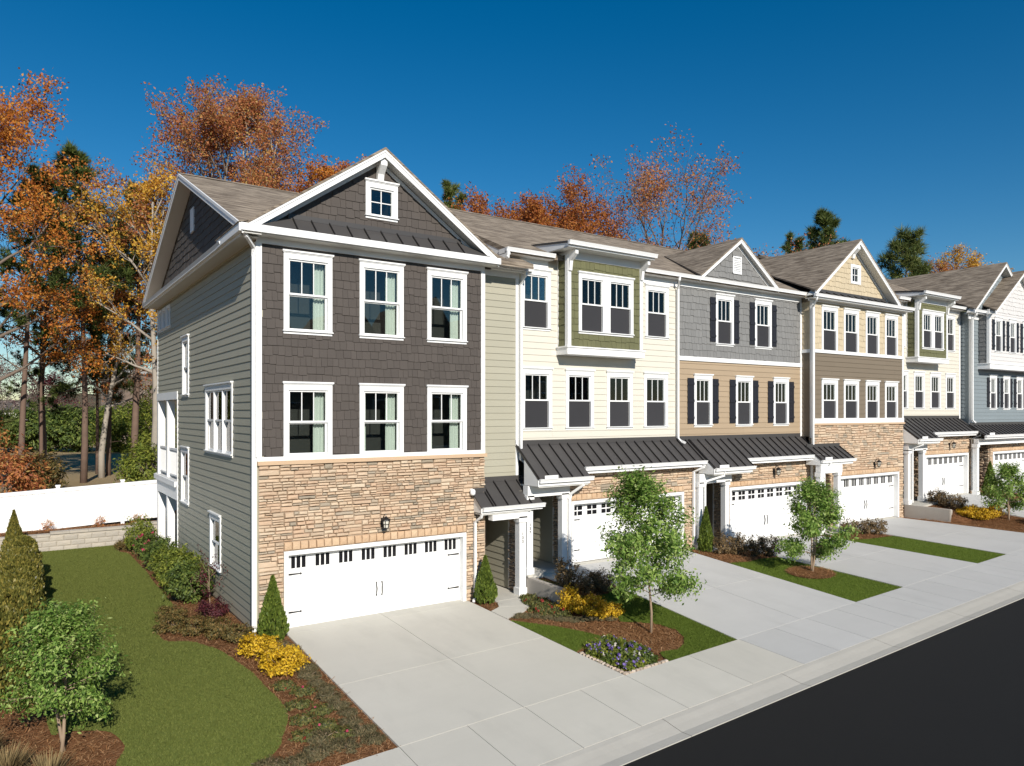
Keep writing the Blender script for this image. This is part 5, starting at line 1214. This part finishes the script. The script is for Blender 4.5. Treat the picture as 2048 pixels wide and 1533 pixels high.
for i, (x, y, l) in enumerate(((-4.75, -4.15, 'dry ornamental grass at the lower left corner'), (-4.25, -4.7, 'dry ornamental grass right of its twin at the lower left corner'), (-5.1, -3.4, 'dry ornamental grass behind the two corner clumps'))): tuft('ornamental_grass', l, x, y, 420, .5, .42, 'dry_grass', 20+i)

# ================================================================== TREES
def branch(rng, p, d, L, n, wander, upb):
    pts = [np.array(p, float)]; d = np.array(d, float)
    for i in range(n):
        d = d+rng.normal(0, wander, 3); d[2] += upb; d /= np.linalg.norm(d); pts.append(pts[-1]+d*L/n)
    return pts, d
def dirv(rng, base, ang):
    a = rng.normal(size=3); a -= a.dot(base)*base; a /= np.linalg.norm(a); return base*math.cos(ang)+a*math.sin(ang)
def at_t(pts, t):
    x = t*(len(pts)-1); i = min(int(x), len(pts)-2); return pts[i]+(pts[i+1]-pts[i])*(x-i), (pts[i+1]-pts[i])/np.linalg.norm(pts[i+1]-pts[i])
def wood_mesh(L, mat):
    V, F = [], []
    for pts, r0, r1, k in L:
        n = len(pts); tube_vf(pts, [r0+(r1-r0)*i/(n-1) for i in range(n)], k, V, F)
    return me('wood', V, F, mat, True)
def decid(name, label, x, y, z, hgt, w, leafmat, nleaf, seed, bark='bark', fork=.32, lsize=.15, keep=1.0, group=None, trunk_r=None, lean=(0, 0), twig=True, upright=.5):
    g = np.random.default_rng(seed); W = []; tips = []; tr = trunk_r or hgt*.013
    trunk, d = branch(g, (0, 0, -.2), (lean[0], lean[1], 1), hgt*.86, 8, .05, .05); W.append((trunk, tr, tr*.15, 7))
    nl = 17
    for i in range(nl):
        t = fork+(1-fork)*(i+.5)/nl*.98; p, dd = at_t(trunk, t); f = (t-fork)/(1-fork)
        prof = math.sin(math.pi*min(1, .22+.72*f))**.8; L = w*.62*prof*g.uniform(.8, 1.15)
        az = i*2.4+g.uniform(-.4, .4); el = lerp(.35, 1.15, f*.8+.2*g.random())*(.6+upright)
        v = np.array([math.cos(az)*math.cos(el), math.sin(az)*math.cos(el), math.sin(el)])
        lim, ld = branch(g, p, v, L, 5, .13, .07*upright); r0 = tr*.42*(1-.55*f); W.append((lim, r0, r0*.2, 5)); tips.append((lim[-1], .8))
        for j in range(6):
            tt = .3+.7*(j+.5)/6; q, qd = at_t(lim, tt); s, sdv = branch(g, q, dirv(g, qd, g.uniform(.5, .95)), L*g.uniform(.28, .5)*(1.2-tt*.5), 4, .18, .09); W.append((s, r0*.38, r0*.1, 4))
            for k in range(4):
                u, ud = at_t(s, .35+.65*(k+.5)/4); tw, _ = branch(g, u, dirv(g, ud, g.uniform(.4, .9)), L*.16*g.uniform(.7, 1.4)+.15, 2, .2, .05)
                if twig: W.append((tw, r0*.15, r0*.05, 3))
                tips.append((tw[-1], 1)); tips.append((tw[1], .6))
                for _ in range(2):
                    e = tw[1+_]; e2 = e+dirv(g, ud, g.uniform(.3, 1.0))*(L*.09+.15)*g.uniform(.6, 1.5)
                    if twig: W.append(([e, e2], r0*.06, r0*.03, 3))
                    tips.append((e2, 1)); tips.append(((e+e2)/2, .7))
    nleaf = int(nleaf*2.0); tips = [t for t in tips if g.random() < keep]
    c = np.array([t[0] for t in tips]); pw = np.array([t[1] for t in tips]); pw = pw*(g.random(len(c))**.7+.05); k = g.choice(len(c), nleaf, p=pw/pw.sum())
    C = c[k]+g.normal(0, 1, (nleaf, 3))*np.array([1, 1, .8])*w*.019
    t = thing(name, label, 'tree', (x, y, z), group); M = Matrix.Translation((x, y, z))
    add('trunk', wood_mesh(W, bark), t, M); add('crown', npmesh('crown', leaf_quads(g, C, lsize, .62, .2), 4, leafmat), t, M)
def pine(name, label, x, y, z, hgt, w, seed, base=.5, mat='needle', group=None, dens=1.0, trunk_r=None, lsz=1.0):
    g = np.random.default_rng(seed); W = []; C = []; D = []; tr = trunk_r or hgt*.0105
    trunk, d = branch(g, (0, 0, -.2), (g.normal(0, .015), g.normal(0, .015), 1), hgt, 8, .012, .03); W.append((trunk, tr, tr*.15, 7)); nb = int(44*dens)
    for i in range(nb):
        f = (i+.5)/nb; t = base+(1-base)*f; p, dd = at_t(trunk, t*.99); L = w*.5*(1-f**1.6*.80)*g.uniform(.55, 1.15)*(.55+.45*min(1, f*5))
        az = i*2.4+g.uniform(-.5, .5); el = lerp(-.05, .75, f)+g.normal(0, .12); v = (math.cos(az)*math.cos(el), math.sin(az)*math.cos(el), math.sin(el))
        b_, bd = branch(g, p, v, L, 4, .08, .05); W.append((b_, tr*.22, tr*.05, 4)); q = [(b_[-1], bd)]
        for j in range(5):
            u, ud = at_t(b_, .4+.6*(j+.5)/5); s, sv = branch(g, u, dirv(g, ud, g.uniform(.4, .9)), L*g.uniform(.18, .36), 2, .12, .08); W.append((s, tr*.09, tr*.03, 3)); q += [(s[-1], sv), (s[1], sv)]
        for a, bdir in q:
            for _ in range(2): C.append(a+g.normal(0, w*.018, 3)); D.append(bdir)
    for i in range(6):
        t = base*g.uniform(.35, 1); p, dd = at_t(trunk, t); az = g.random()*6.28; b_, _ = branch(g, p, (math.cos(az), math.sin(az), .15), w*.12*g.uniform(.5, 1.3), 2, .1, 0); W.append((b_, tr*.12, tr*.04, 3))
    C = np.array(C); D = np.array(D); m = 22; C = np.repeat(C, m, 0); D = np.repeat(D, m, 0); n = len(C)
    v = g.normal(size=(n, 3))*.8+D*.6+np.array([0, 0, .35]); v /= np.linalg.norm(v, axis=1, keepdims=True); ln = (w*.085*lsz*(.6+.6*g.random(n)))[:, None]
    wv = np.cross(v, g.normal(size=(n, 3))); wv /= np.linalg.norm(wv, axis=1, keepdims=True); wv *= .028*lsz*hgt/20
    q = np.stack([C-wv, C+wv, C+v*ln], 1).reshape(-1, 3)
    t = thing(name, label, 'tree', (x, y, z), group); M = Matrix.Translation((x, y, z)); add('trunk', wood_mesh(W, 'pine_bark'), t, M); add('crown', npmesh('crown', q, 3, mat), t, M)
def young(label, x, y, hgt, w, cb, seed, n, trunks=1):
    g = np.random.default_rng(seed); W = []; cc = []; z = H(x, y)
    for i in range(trunks):
        a = i*2.6+.4; tk, d = branch(g, (.05*i, 0.03*i, -.1), (.10*math.cos(a)*(trunks > 1), .10*math.sin(a)*(trunks > 1), 1), hgt*.92, 6, .035, .05); W.append((tk, .034, .006, 6))
        nb = 40//trunks
        for j in range(nb):
            f = (j+.5)/nb; t = (cb/hgt)*1.02+(1-cb/hgt)*f*.98; p, dd = at_t(tk, min(.99, t/.92)); L = w*.55*min(1, .62+f*1.6)*(1-f)**.5*g.uniform(.72, 1.12)+.06; az = j*2.4+g.uniform(-.3, .3); el = lerp(.1, 1.05, f)
            b_, bd = branch(g, p, (math.cos(az)*math.cos(el), math.sin(az)*math.cos(el), math.sin(el)), L, 4, .12, .05); W.append((b_, .012, .003, 4)); cc.append((b_[-1], 1.2))
            for k in range(5):
                u, ud = at_t(b_, .3+.7*(k+.5)/5); s, _ = branch(g, u, dirv(g, ud, g.uniform(.4, .9)), L*.36*g.uniform(.6, 1.2), 2, .15, .05); W.append((s, .005, .002, 3)); cc += [(s[-1], 1), (s[1], .7)]
    c = np.array([a for a, b_ in cc]); pw = np.array([b_ for a, b_ in cc]); k = g.choice(len(c), n, p=pw/pw.sum()); C = c[k]+g.normal(0, 1, (n, 3))*w*.047
    t = thing('young_tree', label, 'tree', (x, y, z), 'young green trees by the driveways'); M = Matrix.Translation((x, y, z)); add('trunk', wood_mesh(W, 'young_bark'), t, M); add('crown', npmesh('crown', leaf_quads(g, C, (.04+.085*g.random(n)**1.5)*(.74 if seed == 1 else 1), .44, .35, np.array([0, 0, hgt*.6]), hang=.3), 4, 'leaf_young'), t, M)
young('young green tree with two pale trunks at the lower left', -4.03, -3.53, 2.25, 1.7, .60, 1, 17000, 2)
young('tallest young green tree, single trunk, between the first two driveways', 7.88, -4.80, 3.75, 2.35, .92, 2, 26000, 1)
young('young multi-stem green tree in a mulch ring before the third garage', 15.5, -4.0, 2.66, 2.1, .45, 3, 19000, 3)
young('small young green tree at the right edge before the fifth garage', 29.33, -3.87, 2.1, 1.95, .5, 4, 12000, 3)
# slender red maple
g_ = np.random.default_rng(5); Wm = []; cm = []
tk, d_ = branch(g_, (0, 0, -.05), (-.05, -.12, 1), 1.2, 5, .06, .03); Wm.append((tk, .02, .008, 5))
for i in range(13):
    u, ud = at_t(tk, .35+.65*i/13); b_, bd = branch(g_, u, dirv(g_, ud, g_.uniform(.5, 1.0)), g_.uniform(.35, .75), 4, .16, .05); Wm.append((b_, .007, .002, 3)); cm += [b_[-1], b_[-2], b_[-3]]
cm = np.array(cm); k_ = g_.integers(0, len(cm), 420); t = thing('red_maple', 'slender nearly bare maple with purple leaves against the side wall', 'tree', (-.40, 2.9, -.18)); M = Matrix.Translation((-.40, 2.9, -.18))
add('trunk', wood_mesh(Wm, 'young_bark'), t, M); add('crown', npmesh('crown', leaf_quads(g_, cm[k_]+g_.normal(0, .05, (420, 3)), .06, .5), 4, 'leaf_purple'), t, M)

# wood behind the houses
GZ = .5
decid('autumn_tree', 'tall orange autumn tree at the left edge of the picture', -6.2, 34.0, GZ, 23.2, 12.5, 'autumn_orange', 19000, 101, group='autumn trees behind the houses', fork=.28)
decid('autumn_tree', 'rust-coloured autumn tree behind the leftmost orange one', -3.0, 41, GZ, 20.5, 9.5, 'autumn_rust', 8000, 102, group='autumn trees behind the houses', fork=.3)
pine('pine_tree', 'tall slim pine with bare lower trunk left of the end house', -.9, 36.6, GZ, 21.0, 6.2, 103, .52, group='pines')
pine('pine_tree', 'shorter dark pine with its crown at eave height left of the end house', .5, 44, GZ, 13.6, 7, 104, .42, group='pines')
pine('pine_tree', 'pine with a long bare trunk close to the left gable', 2.2, 38.6, GZ, 20, 5.5, 105, .6, group='pines', trunk_r=.27)
pine('pine_tree', 'thin dark young pine near the left edge', -3.1, 40, GZ, 13.5, 3.5, 106, .35, group='pines', dens=.6)
decid('autumn_tree', 'golden autumn tree with pale bark just left of the gable', 2.9, 33.5, GZ, 20.6, 7.5, 'autumn_gold', 6000, 107, 'pale_bark', .35, group='autumn trees behind the houses', lean=(-.10, 0))
decid('autumn_tree', 'rust autumn tree left behind the charcoal house roof', 5.8, 34.5, GZ, 26, 11.5, 'autumn_rust', 15000, 108, group='autumn trees behind the houses', keep=.9)
decid('autumn_tree', 'tallest red-brown autumn tree above the charcoal house', 9.4, 35.5, GZ, 28.6, 13.5, 'autumn_rust', 19000, 109, 'pale_bark', group='autumn trees behind the houses', keep=.9)
decid('autumn_tree', 'orange autumn tree rising right behind the front gable peak', 13.6, 33, GZ, 23.6, 9.0, 'autumn_orange', 15000, 110, group='autumn trees behind the houses')
decid('autumn_tree', 'thin bare-topped tree between the two big autumn trees', 11.6, 37, GZ, 24.5, 9, 'autumn_rust', 8000, 111, group='autumn trees behind the houses', keep=.7)
pine('pine_tree', 'pine crown peeking over the roof right of the front gable', 22.9, 30.4, GZ, 21.6, 5.5, 112, .4, 'needle_far', group='pines')
decid('autumn_tree', 'dense brick-red oak above the cream house', 25.4, 26.5, GZ, 20.6, 13.5, 'autumn_red', 26000, 113, fork=.3, group='autumn trees behind the houses', upright=.3)
decid('autumn_tree', 'dense brick-red oak right of its twin above the green bay', 30.8, 26, GZ, 20.0, 13.5, 'autumn_red', 26000, 114, fork=.3, group='autumn trees behind the houses', upright=.3)
decid('autumn_tree', 'reddish tree in front of the tall half-bare one', 34.8, 25, GZ, 18.0, 10, 'autumn_red', 13000, 115, group='autumn trees behind the houses')
decid('autumn_tree', 'tall half-bare tree with rusty leaf tips above the grey house', 37.4, 23.0, GZ, 22.2, 16, 'autumn_rust', 9500, 116, group='autumn trees behind the houses', keep=.7, upright=.55)
decid('autumn_tree', 'almost bare leaning tree right of the tall half-bare one', 42.6, 20.8, GZ, 18, 13, 'autumn_rust', 2200, 117, group='autumn trees behind the houses', keep=.35, lean=(.12, -.05))
pine('pine_tree', 'dark pine among the bare branches above the grey gable', 40.2, 22.5, GZ, 18.6, 6, 118, .4, 'needle', group='pines')
pine('pine_tree', 'left pine of the pair above the yellow gable', 48.4, 19, GZ, 18.9, 5, 119, .45, group='pines')
pine('pine_tree', 'right, higher pine of the pair above the yellow gable', 50.6, 17.8, GZ, 21.0, 6.5, 120, .45, group='pines')
pine('pine_tree', 'round-topped pine between yellow gable and blue house', 61, 17.6, GZ, 20.2, 9.5, 121, .42, 'needle_far', group='pines')
decid('autumn_tree', 'small rusty tree top left of the blue house ridge', 72, 20, GZ, 19.8, 10, 'autumn_rust', 8000, 122, group='autumn trees behind the houses')
decid('autumn_tree', 'small golden-brown tree top just left of the blue gable', 77.5, 18.5, GZ, 22.5, 10, 'autumn_gold', 8000, 123, group='autumn trees behind the houses')
# wood beyond the left frame edge: seen in the side windows
for i, (x, y, hh) in enumerate(((-10, 41, 15), (-13, 46, 17), (-9, 36, 12), (-17, 52, 16))):
    pine('pine_tree', 'pine of the wood beyond the left edge mirrored in the side windows', x, y, 0, hh, 8, 140+i, .12, 'needle_far', group='pines left of the frame', dens=1.3, lsz=1.5)
pine('pine_tree', 'slim pine trunk leaning beside the leftmost orange tree', -4.3, 36.5, GZ, 19.5, 5.5, 161, .5, group='pines')
pine('pine_tree', 'slim dark pine between the golden tree and the left gable', 1.0, 42, GZ, 17.5, 6, 162, .38, group='pines')
decid('autumn_tree', 'thin half-bare tree left of the golden one', .4, 40, GZ, 17.5, 7, 'autumn_rust', 3500, 163, 'pale_bark', group='autumn trees behind the houses', keep=.6)
# thicket and field edge
def thicket(label, x, y, hh, w, mat, seed, n=5200, ls=.22, z=GZ):
    g = np.random.default_rng(seed); p = clump_pts(g, n, w/2, w/2, hh/2, 0, 70, .14, .75); t = thing('thicket_bush', label, 'bush', (x, y, z), 'bushes beyond the fence'); M = Matrix.Translation((x, y, z))
    add('foliage', npmesh('foliage', leaf_quads(g, p, ls, .35, .3, np.array([0, 0, hh*.4])), 4, mat), t, M); add('stem', stems(g, 8, hh*.8, .1, w*.35, 'bark', .05), t, M)
TH = [(-11, 84, 5.4, 8, 'leaf_green', 'dark evergreen bush at the left end of the thicket'), (-6.4, 83, 4.8, 7, 'leaf_green', 'dark evergreen bush second in the thicket'), (-2.2, 82, 5.0, 7, 'leaf_green', 'dark evergreen bush third in the thicket'), (2.2, 80, 5.2, 7, 'leaf_green', 'dark evergreen bush below the far brick building'), (6.8, 76, 5.6, 7, 'leaf_lime', 'olive bush right below the far brick building'), (3.3, 36, 3.4, 3.6, 'leaf_lime', 'olive scrub bush near the porch beyond the fence'), (2.0, 31, 2.6, 3.0, 'leaf_lime', 'pale olive scrub close behind the white fence'), (-4.9, 29, 2.6, 3.4, 'autumn_rust', 'rusty scrub close behind the fence at left'), (-3.4, 31, 2.2, 2.6, 'leaf_bronze', 'brown scrub behind the fence left of the slim pine'), (-6.5, 36, 4.0, 3.8, 'autumn_rust', 'taller rusty scrub at the far left'), (4.6, 41, 6.4, 4.4, 'leaf_lime', 'tall olive evergreen beside the left porch')]
for i, (x, y, hh, w, mt, l) in enumerate(TH): thicket(l, x, y, hh, w, mt, 200+i, 9000 if y > 60 else 3600, .42 if y > 60 else .22)
decid('bare_tree', 'grey leafless tree in the distance left of the slim pine', -5.5, 100, GZ, 9.5, 11, 'twig_grey', 3000, 230, fork=.15, lsize=.2)
decid('bare_tree', 'purplish leafless tree in the distance right of the slim pine', -.5, 98, GZ, 8.5, 8, 'leaf_purple', 2200, 231, fork=.15, lsize=.22)
# distant brick building
def P2(px, dep):
    u = (px-1024)/1469.066; return Vector((CAM.x+dep*(math.sin(THETA)+u*math.cos(THETA)), CAM.y+dep*(math.cos(THETA)-u*math.sin(THETA)), 0))
c0, cl, cr_ = P2(246, 112), P2(202, 132), P2(330, 126)
bb = thing('brick_building', 'distant brown brick building with white parapet beyond the pines', 'building', (c0.x, c0.y, 0))
base = [c0, cr_, cr_+(cl-c0), cl]
prism('wall', bb, [(p.x, p.y, 0) for p in base], (0, 0, 11.2), 'brick_far'); cen = (base[0]+base[2])/2
prism('parapet', bb, [tuple(cen+(p-cen)*1.03)[:2]+(11.2,) for p in base], (0, 0, 1.0), 'house_far')
dl = (cl-c0).normalized(); nl_ = Vector((dl.y, -dl.x, 0)); nl_ = nl_ if nl_.dot(Vector((CAM.x, CAM.y, 0))-c0) > 0 else -nl_
for zz in (2.0, 5.4):
    for k in range(3):
        a = c0+dl*(4.6+4.6*k)+nl_*.05; b_ = a+dl*1.4
        if zz < 6: prism('window', bb, [(a.x, a.y, zz+.6), (b_.x, b_.y, zz+.6), (b_.x, b_.y, zz+2.6), (a.x, a.y, zz+2.6)], nl_*.06, 'door_glass')
hw = P2(8, 150); fh = thing('far_house', 'tiny pale house in the distance at the left edge', 'house', (hw.x, hw.y, .5))
boxes('wall', fh, [(hw.x-4, hw.x+4, hw.y-3, hw.y+3, .5, 5.2)], 'house_far'); prism('roof', fh, [(hw.x-4.4, hw.y-3.4, 5.2), (hw.x-4.4, hw.y+3.4, 5.2), (hw.x-4.4, hw.y, 7.4)], (8.8, 0, 0), 'roof_far')
# far hills: wooded ridge
hv, hf = [], []; hr = np.random.default_rng(9)
m_, t_, b_n = nodes('far_wood'); cr = ramp(t_, [(.3, (.05, .055, .022)), (.55, (.13, .09, .045)), (.75, (.17, .12, .06))]); t_.links.new(noise(t_, pos(t_), .08, 6, .7), cr.inputs[0]); t_.links.new(cr.outputs[0], b_n.inputs["Base Color"]); b_n.inputs["Roughness"].default_value = 1; bump(t_, b_n, noise(t_, pos(t_), .25, 5, .7), 1, 3)
xsH = np.linspace(-420, 620, 240); top = 9+4*np.sin(xsH/47)+2.5*np.sin(xsH/19+1)+hr.normal(0, .7, 240); ysH = 330+20*np.sin(xsH/90)
for i in range(240): hv += [(xsH[i], ysH[i]-60, 0), (xsH[i], ysH[i]-35, top[i]*.55), (xsH[i], ysH[i], top[i]), (xsH[i], ysH[i]+60, 0)]
for i in range(239):
    for j in range(3): hf.append((4*i+j, 4*i+4+j, 4*i+5+j, 4*i+1+j))
tag(add('hills', me('hills', hv, hf, 'far_wood')), kind='structure')
# black silt fence at the field edge
sf = prism('silt_fence', None, [(-3.2, 21.5, .45), (3.5, 20.5, .45), (3.5, 20.5, 1.05), (-3.2, 21.5, .95)], (0, .02, 0), 'silt_black'); tag(sf, 'low black silt fence just beyond the white fence', 'fence')

# row across the street: behind the camera, mirrored in the window panes
def opposite(x, w, zr, mat, label):
    t = thing('townhouse', label, 'house', (x+w/2, -46, ze(x)), 'houses across the street'); z0 = float(ze(x))-.2; y = -41.0
    ws = [(x+w*(.12+.3*i), x+w*(.12+.3*i)+1.1, z, z+1.8) for i in range(3) for z in (z0+4.6, z0+7.6)]
    boxes('wall', t, [(x+.02, x+w-.02, y-11, y, z0, z0+9.6)], mat)
    for a, b_, c, d in ws:
        o = boxes('window', t, [(a-.1, b_+.1, y+.001, y+.05, c-.1, d+.1)], 'white'); boxes('pane', o, [(a, b_, y+.05, y+.055, c, d)], 'door_glass')
    boxes('garage_door', t, [(x+.8, x+w-1.4, y+.001, y+.04, z0, z0+2.1)], 'white')
    prism('roof', t, [(x, y+.4, z0+9.5), (x+w, y+.4, z0+9.5), (x+w/2, y+.4, zr)], (0, -12, 0), 'roof_shingle')
for i in range(8):
    opposite(-14+7.4*i, 7.3, 12.6+.35*i+(1.0 if i % 2 else 0), ('grey_shingle', 'taupe_siding', 'blue_siding', 'brown_siding')[i % 4], ORD[i]+' house from the left in the row across the street, mirrored in the windows')
